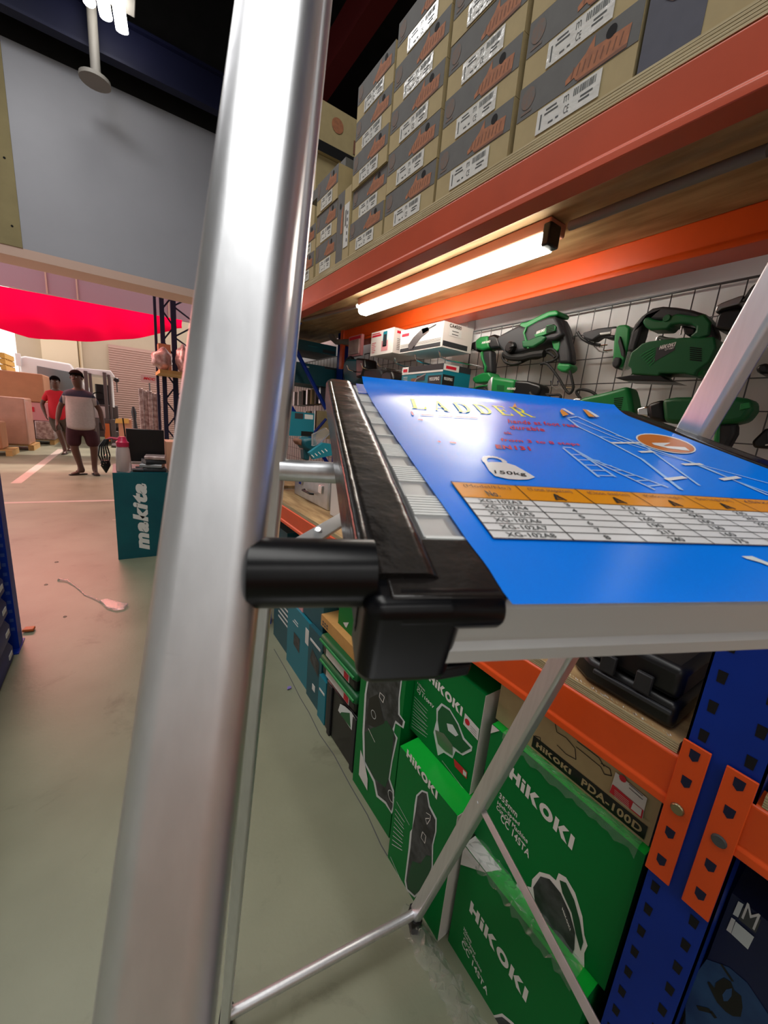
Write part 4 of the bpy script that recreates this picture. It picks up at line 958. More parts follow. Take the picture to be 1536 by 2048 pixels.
# tall carton with washer picture
X = .650; t = MB(); t.box((X, .745, 0), (.94, .985, .64), 'hik_green'); e = X-.0008
blob(t, ZB([(122,170),(100,300),(85,560),(90,760),(160,900),(180,1000),(240,1050),(285,1120),(300,1080),(300,960),(272,880),(290,760),(325,600),(300,560),(310,500),(365,535),(375,490),(340,440),(340,330),(360,170)]), e, 'pale_print')
blob(t, ZB([(132,170),(112,300),(98,560),(102,760),(170,890),(190,990),(245,1035),(280,1100),(290,1070),(290,970),(262,880),(280,760),(312,600),(290,540),(310,480),(355,520),(362,485),(328,440),(330,330),(350,170)]), e-.0006, 'grey_print')
blob(t, ZB([(102,560),(250,480),(300,560),(280,760),(262,880),(240,940),(170,880),(105,760)]), e-.001, 'hik_green_dark')
blob(t, ZB([(130,330),(190,300),(235,500),(170,530),(110,500)]), e-.0012, 'tool_black')
for L_ in ([(205,290),(235,320),(225,360),(200,320),(205,290)], [(125,535),(170,630)]): pstrip(t, ZB(L_), 0, e-.0016, .0024, 'white_print')
c_ = U(*ZB([(282,1000)])[0], 0, e-.0014); t.strip([c_+Vector((0, .018*math.cos(a*.52), .018*math.sin(a*.52))) for a in range(13)], .0025, (1, 0, 0), 'pale_print')
c_ = U(*ZB([(160,440)])[0], 0, e-.0016); t.strip([c_+Vector((0, .014*math.cos(a*.52), .014*math.sin(a*.52))) for a in range(13)], .002, (1, 0, 0), 'pale_print')
o = t.build('tool_carton', label='tall green carton picturing a wheeled pressure washer, far end of the green row', cat='carton', group=HG, smooth=0)
l = MB(); quad(l, ZB([(72,680),(98,760),(120,880),(118,960),(60,850)]), e-.0018, 'label_white'); l.build('shipping_label', o, smooth=0)
# two cases with green lids on a black crate
def case(y0, y1, zb, zt, lab):
    t = thing('tool_case', lab, 'case', (.8, (y0+y1)/2, zb), 'green lidded tool cases')
    b = MB(); b.box((.668, y0+.012, zb), (.94, y1-.012, zb+(zt-zb)*.55), 'tool_black'); b.build('base', t, bevel=.012, bseg=3)
    b = MB(); b.box((.658, y0, zb+(zt-zb)*.55), (.95, y1, zt), 'tool_green_dark'); b.build('lid', t, bevel=.014, bseg=3)
    b = MB(); b.tube([(.657, y0+.01, zb+(zt-zb)*.75), (.657, y1-.01, zb+(zt-zb)*.75)], .006, 'tool_green', 8); b.build('rim', t)
    b = MB(); b.box((.6665, y0+.06, zb+(zt-zb)*.12), (.668, y1-.05, zb+(zt-zb)*.5), 'label_white'); b.box((.6655, y0+.065, zb+(zt-zb)*.15), (.667, y0+.10, zb+(zt-zb)*.45), 'red_print'); b.build('product_label', t, smooth=0)
case(1.02, 1.33, .235, .325, 'lower green lidded black tool case resting on the black crate')
case(1.03, 1.34, .326, .415, 'upper green lidded black tool case under the kraft carton')
ct = thing('black_crate', 'black plastic crate on the floor under the green lidded cases', 'crate', (.8, 1.15, 0))
b = MB(); b.box((.668, 1.01, 0), (.95, 1.27, .234), 'tool_black'); b.build('body', ct, bevel=.006)
for y_ in (1.21, 1.01): b = MB(); b.box((.660, y_, .0), (.668, y_+.025, .234), 'dark_grip'); b.build('corner_rib', ct, bevel=.002)
b = MB(); quad(b, ZE([(845,1130),(900,1160),(980,1230),(1020,1300),(1020,1500),(970,1430),(820,1210)]), .6625, 'pale_print'); quad(b, ZE([(860,1230),(960,1240),(970,1420),(840,1250)]), .662, 'tool_green_dark'); b.build('product_label', ct, smooth=0)
t = MB(); t.box((.690, 1.045, .416), (.95, 1.40, .468), 'kraft_orange')
for k in range(6): t.flat([(.6893, 1.385-.02*(k % 3), .424+.013*(k//3)), (.6893, 1.372-.02*(k % 3), .424+.013*(k//3)), (.6893, 1.372-.02*(k % 3), .433+.013*(k//3)), (.6893, 1.385-.02*(k % 3), .433+.013*(k//3))], 'ink')
t.build('kraft_box', label='long orange brown kraft box lying on the green lidded cases', cat='box', smooth=0)
# more green boxes behind the kraft box
t = MB(); t.box((.72, 1.05, .4685), (1.0, 1.30, .74), 'hik_green'); quad(t, ZE([(880,150),(950,150),(920,215),(905,200)]), .7192, 'pale_print'); t.box((.7198, 1.0493, .469), (1.0, 1.0503, .739), 'white_card')
t.build('tool_carton', label='green carton with white edge standing on the kraft box', cat='carton', group=HG, smooth=0)
# teal cartons farther along the floor
TGp = 'teal cartons on the floor under the lower beam'
for i, (y0_, y1_, x_, h_, m_, lab) in enumerate([(1.275, 1.345, .668, .21, 'teal', 'slim teal carton next to the black crate'), (1.35, 1.50, .68, .37, 'teal_dark', 'dark teal carton with a saw picture and white sticker'),
        (1.51, 1.80, .69, .36, 'teal', 'broad teal carton with a small dark tool picture'), (1.81, 2.08, .71, .34, 'teal_dark', 'dark teal carton with pale text, farthest on the floor')]):
    t = MB(); t.box((x_, y0_, 0), (.98, y1_, h_), m_); e = x_-.001; ym = (y0_+y1_)/2; w_ = y1_-y0_
    if i == 1: t.box((e, y0_+.02, .30), (x_, y1_-.02, .312), 'label_white'); t.flat([(e, ym+.05, .2), (e, ym-.05, .17), (e, ym-.05, .24), (e, ym+.03, .27)], 'grey_print'); t.box((e, ym-.02, .07), (x_, ym+.01, .10), 'label_white')
    if i == 2: t.flat([(e, ym+.05, .15), (e, ym-.03, .14), (e, ym-.03, .22), (e, ym+.05, .22)], 'grey_print'); t.box((e, y0_+.01, .24), (x_, y0_+.05, .32), 'label_white'); t.box((e, ym, .27), (x_, ym+.07, .275), 'label_white'); t.box((e, ym, .285), (x_, ym+.05, .29), 'label_white')
    if i == 3:
        for k in range(4): t.box((e, y0_+.03, .16+.03*k), (x_, y1_-.08, .17+.03*k), 'label_white')
    if i == 0: t.box((e, y0_+.01, .14), (x_, y1_-.01, .15), 'label_white')
    t.build('tool_carton', label=lab, cat='carton', group=TGp, smooth=0)
for i, (y0_, y1_, z_, m_, lab) in enumerate([(1.40, 1.62, (.371, .60), 'teal_dark', 'dark teal carton on top of the row, nearest the green cases'), (1.63, 1.86, (.361, .66), 'carton_pink', 'pale pink and white poster carton on top of the teal row'), (1.87, 2.15, (.345, .70), 'teal_dark', 'dark teal crate on top of the row, farthest')]):
    t = MB(); t.box((.70, y0_, z_[0]), (.98, y1_, z_[1]), m_)
    t.build('tool_carton', label=lab, cat='carton', group=TGp, smooth=0)
t = thing('black_case', 'black tool case lying under the lower beam above the kraft box', 'case', (.85, 1.3, .745))
t.location = (.85, 1.2, .741); b = MB(); b.rrect([(.84, 1.03, .755), (.84, 1.32, .755)], (1, 0, 0), .22, .026, .010, 'tool_black'); b.build('shell', t)
# navy carton at lower right
X = .725; t = MB(); t.box((X, -.42, 0), (1.05, .041, .66), 'blue_carton'); e = X-.0008
ZF = Zm(1340, 1780, .13085)
quad(t, ZF([(560,1060),(900,1180),(1180,1420),(1500,1900),(1500,2300),(250,2300),(230,1650),(420,1250)]), e, 'blue_glow_print')
pts = [U(*p, 0, e-.0006) for p in ZF([(700,1420),(820,1340),(930,1400),(980,1530),(1090,1620),(1110,1800),(1080,1940),(960,1930),(850,1860),(720,1720),(640,1560),(570,1410),(600,1400),(680,1500)])]
t.flat(pts, 'tool_black'); quad(t, ZF([(860,1520),(950,1500),(940,1620),(880,1700),(820,1700),(800,1600)]), e-.001, 'blue_glow_print')
pstrip(t, ZF([(780,1130),(960,1400)]), 0, e-.0006, .004, 'tool_black')
pstrip(t, ZF([(420,1800),(620,1850),(700,1960)]), 0, e-.0006, .006, 'tool_black')
quad(t, ZF([(1045,170),(1125,220),(1040,420),(960,370)]), e-.0006, 'pale_print'); quad(t, ZF([(1120,270),(1390,460),(1310,660),(1050,450)]), e-.0006, 'ink')
ptxt(t, 'M', 0, e-.001, ZF([(1090,420)])[0], ZF([(1290,620)])[0], .030, 'label_white', bold=.0)
quad(t, ZF([(940,420),(1000,460),(930,665),(860,610)]), e-.0006, 'label_white'); quad(t, ZF([(1005,480),(1285,720),(1190,910),(935,670)]), e-.0006, 'pale_print')
t.build('tool_carton', label='dark blue carton picturing a cutting disc, right of the blue upright', cat='carton', group='cartons under the lower beam', smooth=0)
# crumpled stretch film on the floor by the cartons
fm = MB(); vs = []; fs = []
for i in range(30):
    y = .56-.34*i/29
    for k in range(10): xx = .545+.065*k/9+.0*i; vs.append((xx+rs.uniform(-.004, .004)-.0*i, y+rs.uniform(-.004, .004), .001+abs(rs.gauss(0, .010))+(.03*math.sin(k*.35)**2)))
for i in range(29):
    for k in range(9): a = i*10+k; fs.append((a, a+1, a+11, a+10))
fm.add(vs, fs, 'wrap_film'); fm.build('stretch_film', label='crumpled clear stretch film lying on the floor beside the ladder foot', cat='plastic film', smooth=0)

# ================================================================== THE LADDER
Dw = (RM @ Vector(((4450-768)/F, -(1158-1024)/F, -1))); Dw.z = 0; Dw.normalize()
Dd = (RM @ Vector(((600-768)/F, -(590-1024)/F, -1))).normalized(); Dd = (Dd-Dw*Dd.dot(Dw)).normalized()
Dn = Dw.cross(Dd)
P0 = UD(905, 1195, .13)
def L(w, d, h=0.0): return P0+Dw*w+Dd*d+Dn*h
def PL(px, py, h=0.0):
    r = RM @ Vector(((px-W_/2)/F, -(py-H_/2)/F, -1)); Q = P0+Dn*h; s_ = Dn.dot(Q-CP)/Dn.dot(r); e = CP+r*s_-Q
    return e.dot(Dw), e.dot(Dd)
la = thing('platform_ladder', 'aluminium platform ladder with black end caps, standing open in front of the rack', 'ladder', (.2, .3, 0))
def leg(w, d, dx, dy, sw, sf, z0_, z1_, rad, nm, lab=None):
    c = L(w, d, 0); dr = Vector((dx, dy, 1)); a = c+dr*(z0_-c.z); b = c+dr*(z1_-c.z)
    m_ = MB(); m_.rrect([a, a.lerp(b, .35), a.lerp(b, .7), b], Dw, sw, sf, rad, 'aluminium', 6); o = m_.build(nm, la, label=lab, smooth=50)
    f = MB(); f.rrect([a-dr*.0+Vector((0, 0, -.028 if z0_ > .02 else 0)), a+dr*.02], Dw, sw+.006, sf+.006, rad, 'rubber_black'); f.build('rubber_foot', o)
    return c, dr
RAILS = {}
RAILS['fl'] = leg(-.0787, .0144, .19, .3064, .031, .024, .03, 1.70, .0085, 'leg')
RAILS['fr'] = leg(.4307, .0144, .19, .3064, .031, .024, .03, 1.70, .0085, 'leg')
RAILS['rr'] = leg(.3919, .2793, -.0195, -.2693, .0201, .0364, .03, 1.66, .0055, 'leg')
RAILS['rl'] = leg(-.0745, .2905, .0084, -.1738, .0201, .0364, .03, 1.60, .0055, 'leg')
def at(k, z): c, d = RAILS[k]; return c+d*(z-c.z)
def side(a, b): return [a, b]
# top loops that tie each pair of rails together
for a, b in (('fl', 'rl'), ('fr', 'rr')):
    p = at(a, 1.69); q2 = at(b, 1.60 if b == 'rl' else 1.66); mm = (p+q2)/2+Vector((0, 0, .09))
    h = MB(); h.tube([p, p.lerp(mm, .6)+Vector((0, 0, .03)), mm, q2.lerp(mm, .6)+Vector((0, 0, .03)), q2], .011, 'aluminium', 12); h.build('handrail_loop', la)
# floor rung, upper crossbar, braces
r0 = at('rl', .052); r1 = at('rr', .052); b = MB(); b.tube([r0-(r1-r0)*.02, r1+(r1-r0)*.02], .011, 'aluminium', 16); b.build('rung', la)
for z in (.45, .78): 
    pass
c0 = UD(620, 943, .386); w0 = (c0-P0).dot(Dw); b = MB(); b.tube([c0+Dw*(-.0745-w0), c0+Dw*(.392-w0)], .0108, 'aluminium', 20); b.build('crossbar', la)
def flatbar(a, b_, wd_, th, nm, face):
    q_ = MB(); t = (b_-a).normalized(); u = t.cross(face).normalized(); q_.rrect([a, b_], u, wd_, th, .0008, 'aluminium_dull', 2); return q_.build(nm, la)
a = UD(548, 1122, .21); b_ = UD(715, 1020, .33); view = (((a+b_)/2-CP).normalized()+Vector((0, 0, -.9))).normalized()
br1 = flatbar(a-(b_-a)*.1, b_+(b_-a)*.25, .0115, .003, 'brace', view)
rv = MB(); p = UD(636, 1064, .262); rv.lathe(p-view*.0035, p, [(0, .002), (.5, .0028), (1, .003)], 'aluminium', 12); rv.build('rivet', br1)
a = at('rr', .56); b_ = UD(1190, 2048, .47); view = ((a+b_)/2-CP).normalized(); v2 = view; view = (view+Vector((.9, -.2, 0))).normalized()
br2 = flatbar(a, b_+(b_-a)*.4, .0135, .003, 'brace', view)
rv = MB(); p = a-v2*.012; rv.lathe(p-v2*.006, p, [(0, .003), (1, .005)], 'aluminium', 12); rv.build('rivet', br2)
# steps between the front rails, below the platform
for z in (.25, .50, .75, 1.0):
    p = at('fl', z); q2 = at('fr', z); b = MB(); bx = (q2-p).normalized(); fw = Vector((-bx.y, bx.x, 0))
    b.prism([p+fw*-.03+bx*.012, p+fw*.03+bx*.012, p+fw*.03+bx*.012+Vector((0, 0, .02)), p+fw*-.03+bx*.012+Vector((0, 0, .02))], (q2-p)-bx*.024, 'aluminium'); b.build('step', la, bevel=.002)
# platform deck
WI = .352; DEP = .362
dk = MB()
def lpoly(pts, off): return [L(*p) for p in pts], off
dk.prism([L(0, d, h) for d, h in ((.0025, 0), (-.0008, -.0004), (-.0025, -.003), (-.0022, -.0185), (-.0048, -.0205), (-.0050, -.0262), (-.0030, -.0286), (.0025, -.0286), (.0025, -.004), (DEP, -.004), (DEP, 0))], Dw*WI, 'aluminium_white')
dk.prism([L(0, d, h) for d, h in ((DEP-.003, -.0), (DEP, 0), (DEP, -.028), (DEP-.003, -.028))], Dw*WI, 'aluminium_white')
deck = dk.build('platform_deck', la, smooth=30)
tr = MB()
zz = lambda y: 760+y*.3385
for y0_, y1_, rib in ((970,925,1),(805,685,1),(605,510,1),(455,380,1),(332,324,1),(262,222,1),(188,155,1),(130,95,1),(74,52,1)):
    ya, yb = zz(y0_), zz(y1_); xa = 703+.559*(ya-770); xb = 703+.559*(yb-770); da = PL(xa, ya)[1]; db = PL(xb, yb)[1]
    if db-da < .003: db = da+.003
    n = max(1, int(round((db-da)/.0028)))
    for k in range(n):
        d0 = da+(db-da)*k/n; d1 = d0+(db-da)/n*.66; tr.prism([L(0, d0, .0002), L(0, d1, .0002), L(0, d1, .0010), L(0, d0, .0010)], Dw*WI, 'label_white')
tr.build('tread_ribs', la, smooth=0)
tr = MB()
tr.prism([L(.0005, .004, .00005), L(.0005, DEP-.002, .00005), L(.0005, DEP-.002, .0003), L(.0005, .004, .0003)], Dw*(WI-.001), 'aluminium_dull'); tr.build('deck_insert', deck, smooth=0)
# black end caps
def cap(s0, sg):
    cp = thing('x', None, None) if 0 else None
    W = lambda w: s0+sg*w          # w measured outwards negative
    b = MB(); b.rrect([L(W(-.0155), .008, -.012), L(W(-.0155), .10, -.012), L(W(-.0155), .25, -.012), L(W(-.0155), .366, -.012)], Dw, .030, .032, .0075, 'black_film', 6)
    o = b.build('end_cap', la, smooth=60)
    b = MB(); b.rrect([L(W(-.0275), .008, .0), L(W(-.0275), .35, .0)], Dw, .006, .008, .0028, 'black_film', 4); b.build('cap_lip', o)
    b = MB(); lo, hi = -.022, .019
    pts = [L(W(lo), .0345, .0018), L(W(.0195), .0345, .0018), L(W(.0205), .012, .0018), L(W(.0195), -.002, .0018), L(W(lo), -.002, .0018)]
    b.prism(pts, -Dn*.004, 'black_film'); b.build('cap_flange', o, bevel=.0012, smooth=40)
    b = MB(); b.lathe(L(W(-.018), .0015, -.0055), L(W(.0185), .0015, -.0055), [(0, .0074), (.96, .0074), (1, .0066)], 'black_plastic', 28); b.build('cap_nose', o)
    b = MB(); b.rrect([L(W(-.0125), .0072, -.0372), L(W(-.0125), .0072, -.026), L(W(-.0125), .0072, -.012), L(W(-.0125), .0072, .0012)], Dw, .035, .0260, .0065, 'black_plastic', 6)
    b.build('cap_block', o, bevel=.0055, smooth=50, bseg=4)
    b = MB(); b.prism([L(W(.0), -.004, -.0375), L(W(.0145), -.002, -.0375), L(W(.0145), .03, -.0375), L(W(.0), .03, -.0375)], Dn*.0065, 'black_plastic'); b.build('cap_clip', o, bevel=.001)
    b = MB(); b.tube([L(W(-.026), .0125, .0005), L(W(-.0665), .0125, .0005)], .0117, 'black_plastic', 32); b.build('pivot_sleeve', o)
    return o
cap(0.0, 1); cap(WI, -1)

# ================================================================== THE POSTER ON THE PLATFORM
edge = [(1025,1209),(1003,1180),(974,1132),(937,1085),(893,1021),(859,973),(828,929),(798,885),(771,845),(744,804),(733,783)]
E_ = sorted([(PL(x, y, .002)[1], PL(x, y, .002)[0]) for x, y in edge])
def wl(d):
    if d <= E_[0][0]: return E_[0][1]
    for (a, wa), (b_, wb) in zip(E_[:-1], E_[1:]):
        if d <= b_: return wa+(wb-wa)*(d-a)/(b_-a)
    return E_[-1][1]
d0 = E_[0][0]; d1 = .372
po_ = MB(); nd, nw = 60, 24; vs = []; fs = []
def ph(w, d):
    h = .0021+.0004*math.sin(w*40+1)*math.sin(d*28)*min(1, max(0, (d-.12)/.15))
    if d > .335: h += ((d-.335)/.037)**2*.0075
    return h
for i in range(nd+1):
    d = d0+(d1-d0)*i/nd
    for k in range(nw+1):
        w = wl(d)+(.3535-wl(d))*k/nw; vs.append(L(w, d, ph(w, d)))
for i in range(nd):
    for k in range(nw): a = i*(nw+1)+k; fs.append((a, a+1, a+nw+2, a+nw+1))
po_.add(vs, fs, 'poster_blue')
PH = .0027
def pp_(px, py, h=PH): w, d = PL(px, py, h); return L(w, d, h)
def pq(pts, m, h=PH): po_.flat([pp_(x, y, h) for x, y in pts], m)
def pl_line(pts, wd_, m, h=PH): po_.strip([pp_(x, y, h) for x, y in pts], wd_, Dn, m)
def pt(s_, BL, BR, TL, m, bold=.02, h=PH, shear=0.0): a = pp_(*BL, h); po_.text(s_, a, pp_(*BR, h)-a, pp_(*TL, h)-a, m, bold, shear)
pt('LADDER', (825, 816), (1072, 835), (819, 797), 'yellow_print', .03)
# serifs under and over the headline letters are thin strokes
for px0, px1, y in ((823, 850, 816), (862, 905, 820), (915, 945, 824)): pass
pt('hands at foot rest', (1017, 846), (1157, 855), (1015, 838), 'poster_red', .02)
pt('durable', (1021, 858), (1091, 863), (1018, 850), 'poster_red', .02)
pt('ok', (1009, 868), (1025, 869), (1006, 862), 'poster_red', .02)
pt('from 3 to 8 steps', (1003, 884), (1163, 893), (1000, 876), 'poster_red', .02)
pt('EN131', (993, 897), (1063, 901), (990, 889), 'poster_red', .04)
pt('1', (824, 830), (828, 830.3), (821, 823), 'poster_red', .03); 
for x0, x1, y0_, y1_ in ((842, 868, 829, 830.5), (876, 905, 831, 832.5), (908, 955, 833, 836), (876, 881, 883, 883.3), (900, 912, 884.5, 885.5), (836, 846, 839, 839.6)): pl_line([(x0, y0_), (x1, y1_)], .0022, 'poster_red')
for Lx in ([(1126, 832), (1120, 822), (1123, 818), (1138, 829)], [(1025, 814), (1030, 806), (1034, 814)], [(1165, 818), (1178, 833), (1190, 834), (1172, 819)]): pq(Lx, 'poster_orange', .0042)
for Lx in ([(1123, 817), (1129, 817), (1150, 829), (1144, 829)], [(1172, 819), (1177, 820), (1199, 833), (1192, 834)]): pq(Lx, 'poster_white', .0044)
# weight drawing
G8 = Zm(820, 790, .2474)
pq(G8([(600,545),(665,540),(770,545),(850,570),(940,620),(1012,664),(960,682),(880,684),(790,678),(690,655),(640,610)]), 'poster_white')
pl_line(G8([(612,545),(598,520),(612,502),(660,498),(715,508),(755,528),(768,545)]), .0035, 'poster_white')
pt('150kg', (990.5, 948.5), (1054, 953), (988, 940), 'black_ink', .01, PH+.0003)
# ladder drawings
G2 = Zm(800, 760, .4792)
for pts, wd_ in (([(700,160),(745,195),(830,235),(1010,330),(1175,458)], .003), ([(700,158),(740,152),(800,180),(1000,270),(1240,350),(1536,480)], .003), ([(720,165),(900,240),(1180,330),(1400,420),(1536,470)], .0022), ([(900,230),(1000,260),(1250,440)], .0022), ([(830,235),(870,240),(1060,300),(1260,355),(1536,430)], .002)):
    pl_line(G2(pts), wd_, 'poster_line')
for pts in ([(880,262),(1000,262)], [(1180,352),(1260,350)], [(1110,415),(1190,405)], [(1340,415),(1415,405)], [(1000,300),(1060,298)]): pl_line(G2(pts), .004, 'poster_white', PH+.0003)
for pts in ([(680,283),(830,405)], [(720,285),(900,405)], [(760,315),(1065,458)], [(800,330),(1120,448)], [(680,280),(715,282),(800,330)]): pl_line(G2(pts), .0022, 'poster_line')
for k in range(5): pl_line(G2([(715+28*k, 310+22*k), (765+32*k, 312+22*k)]), .0016, 'poster_line')
for k in range(6): pl_line(G2([(790+48*k, 328+23*k), (835+50*k, 338+20*k)]), .0016, 'poster_line')
c0 = G2([(1110,265)])[0]
def ell(rx, ry, m, h): pq([(c0[0]+rx*math.cos(a*math.pi/12)*.4792-ry*.0*math.sin(a*math.pi/12), c0[1]+(rx*.20*math.cos(a*math.pi/12)+ry*math.sin(a*math.pi/12))*.4792) for a in range(24)], m, h)
ell(126, 34, 'poster_white', PH+.0002); ell(119, 30, 'poster_brown', PH+.0004)
pq(G2([(1050,262),(1130,262),(1100,275),(1190,280),(1210,296),(1120,285),(1060,270)]), 'poster_white', PH+.0006)
# table
tw0, td1 = PL(901.5, 963.5, PH); _, tdh = PL(932, 995, PH); _, td0 = PL(999, 1077, PH)
cx = [PL(800+x*.4792, 760+y*.4792, PH)[0] for x, y in ((480,443),(725,453),(955,462),(1195,474),(1370,483),(1510,490))]
tw1 = .325
def tq(a, b_, c, d, m, h): po_.flat([L(a, c, h), L(b_, c, h), L(b_, d, h), L(a, d, h)], m)
tq(tw0, tw1, tdh, td1, 'poster_orange', PH); tq(tw0, tw1, td0, tdh, 'poster_white', PH)
rows = 6; rh = (tdh-td0)/rows; lw = .0005
for k in range(rows+1): tq(tw0, tw1, td0+rh*k-lw/2, td0+rh*k+lw/2, 'black_ink', PH+.0003)
tq(tw0, tw1, td1-lw/2, td1+lw/2, 'black_ink', PH+.0003)
cx = [tw0]+cx; 
cx = [tw0]+[tw0+(cx[2]-tw0)/2*k for k in range(1, 8)]
for w in cx:
    if w < tw1: tq(w-lw/2, w+lw/2, td0, td1, 'black_ink', PH+.0003)
data = [['XG-102A3','XG-102A4','XG-102A5','XG-102A6','XG-102A7','XG-102A8'], ['3','4','5','6','7','8'], ['122','146','168','190','215','240'], ['65','90','105','130','160','175'], ['235','260','290','315','340','370'], ['325','350','375','400','430','460']]
for c, colm in enumerate(data):
    w_ = cx[c+1]-cx[c]; fw = .62 if c == 0 else (.07 if c == 1 else .22)
    for r, s_ in enumerate(colm):
        a = L(cx[c]+w_*(.5-fw/2), tdh-rh*(r+1)+rh*.22, PH+.0004); po_.text(s_, a, Dw*w_*fw, Dd*rh*.56, 'ink', .01)
hh = td1-tdh
for c, s_ in enumerate(['(Model/No.)', '(Total steps/cm)', '(Close size/cm)', '(Platform height)', '(Size height/cm)', '(Size)']):
    w_ = cx[c+1]-cx[c]; a = L(cx[c]+w_*.14, tdh+hh*.60, PH+.0004); po_.text(s_, a, Dw*w_*.72, Dd*hh*.24, 'print_orange_dark', .0)
a = L(cx[0]+(cx[1]-cx[0])*.40, tdh+hh*.12, PH+.0004); po_.text('No.', a, Dw*(cx[1]-cx[0])*.18, Dd*hh*.36, 'ink', .01)
for c in range(1, 5):
    w_ = cx[c+1]-cx[c]; a0 = cx[c]+w_*.42; 
    po_.strip([L(a0, tdh+hh*.1, PH+.0004), L(a0+w_*.08, tdh+hh*.5, PH+.0004)], .0012, Dn, 'black_ink'); po_.strip([L(a0+w_*.16, tdh+hh*.1, PH+.0004), L(a0+w_*.08, tdh+hh*.5, PH+.0004)], .0012, Dn, 'black_ink')
    for k in range(3): po_.strip([L(a0+w_*(.02+.02*k), tdh+hh*(.15+.1*k), PH+.0004), L(a0+w_*(.12), tdh+hh*(.15+.1*k), PH+.0004)], .0008, Dn, 'black_ink')
# large pale letter at the right
pq(G2([(1425,735),(1470,735),(1545,765),(1600,790),(1600,810),(1540,775),(1500,760),(1445,745)]), 'pale_print')
po_.build('ladder_poster', label='glossy blue ladder poster with a size table lying on the ladder platform', cat='poster', smooth=80)
bs = MB(); vs = [L(.0015+.0, DEP-.045, .0005), L(.354, DEP-.045, .0005), L(.354, DEP+.004, .0012), L(.0035, DEP+.004, .0012)]
bs.prism(vs, Dn*.0004, 'poster_back'); bs.build('poster_sheet', label='second blue sheet showing under the far left corner of the ladder poster', cat='poster', smooth=0)

# ================================================================== LEFT RACK
lr = thing('storage_rack', 'blue rack at the left edge of the photo with blue bins', 'storage rack', (-.6, 2.5, 0))
u = MB(); u.box((-.545, 2.49, 0), (-.492, 2.575, 2.3), 'rack_blue')
z = .06
while z < 2.2:
    u.add([(-.4915, 2.515, z), (-.4915, 2.53, z), (-.4915, 2.53, z+.018), (-.4915, 2.515, z+.018)], [(0, 1, 2, 3)], 'rack_blue_pale'); z += .05
    u.add([(-.50, 2.4894, z), (-.515, 2.4894, z), (-.515, 2.4894, z+.018), (-.50, 2.4894, z+.018)], [(0, 1, 2, 3)], 'rack_blue_pale')
u.build('upright', lr, smooth=0)
u = MB(); u.box((-.57, 2.44, 0), (-.488, 2.60, .006), 'rack_blue'); u.build('base_plate', lr, smooth=0)
u = MB(); u.box((-.55, .8, .77), (-.50, 2.49, .85), 'rack_orange'); u.build('beam', lr, bevel=.002)
u = MB(); u.box((-.575, 2.455, .75), (-.497, 2.489, .86), 'rack_orange'); u.build('connector_plate', lr, bevel=.002)
u = MB(); u.box((-1.1, .8, .85), (-.50, 2.49, .868), 'plywood'); u.build('shelf_board', lr, smooth=0)
nb = ['bottom', 'second', 'third', 'fourth', 'fifth']
for k in range(5):
    t = thing('storage_bin', 'blue plastic bin with white label holder beside the left rack upright, %s of its stack' % nb[k], 'storage bin', (-.65, 2.2, .004+.118*k), 'blue bins beside the left rack upright')
    b = MB(); z = .004+.118*k; x0 = -.503; 
    prf = [(-.80, z), (x0, z), (x0-.0, z+.06), (x0-.03, z+.112), (-.80, z+.112), (-.80, z+.10), (x0-.045, z+.10), (x0-.02, z+.06), (x0-.02, z+.012), (-.80, z+.012)]
    b.prism([(x, 1.95, zz_) for x, zz_ in prf], (0, .47, 0), 'bin_blue'); b.build('bin_body', t, bevel=.003)
    b = MB(); b.box((x0, 2.33, z+.03), (x0+.003, 2.39, z+.052), 'label_white'); b.build('label_holder', t, smooth=0)

# ================================================================== TEAL DISPLAY STAND
X0, X1, Y0 = -.066, .34, 3.74
t = MB(); t.box((X0, Y0, 0), (X1, Y0+.55, .738), 'teal_stand')
oo = U(300, 1099, 1, Y0-.001); o2 = U(299, 966, 1, Y0-.001); o3 = U(270, 1099, 1, Y0-.001)
t.text('makita', oo, Vector((0, 0, o2.z-oo.z)), Vector((o3.x-oo.x, 0, 0)), 'white_print', .06, .25)
t.build('display_stand', label='teal display stand with a large white word running upwards', cat='display stand', smooth=0)
bo = thing('drinking_bottle', 'clear plastic bottle with a pink lid on the left corner of the teal stand', 'bottle', (.014, Y0+.08, .738))
cx_, cy_ = .014, Y0+.09
b = MB(); b.lathe((cx_, cy_, .7385), (cx_, cy_, .94), [(0, .052), (.03, .056), (.5, .053), (.9, .047), (1, .040)], 'bottle_clear', 24); b.build('bottle_body', bo)
b = MB(); b.lathe((cx_, cy_, .94), (cx_, cy_, 1.02), [(0, .044), (.45, .046), (.55, .036), (1, .026)], 'pink_plastic', 20); b.build('lid', bo)
b = MB(); b.tube([(cx_-.02, cy_, 1.0), (cx_-.08, cy_, 1.005), (cx_-.11, cy_, .985), (cx_-.10, cy_, .97)], .010, 'pink_plastic', 8); b.build('carry_loop', bo)
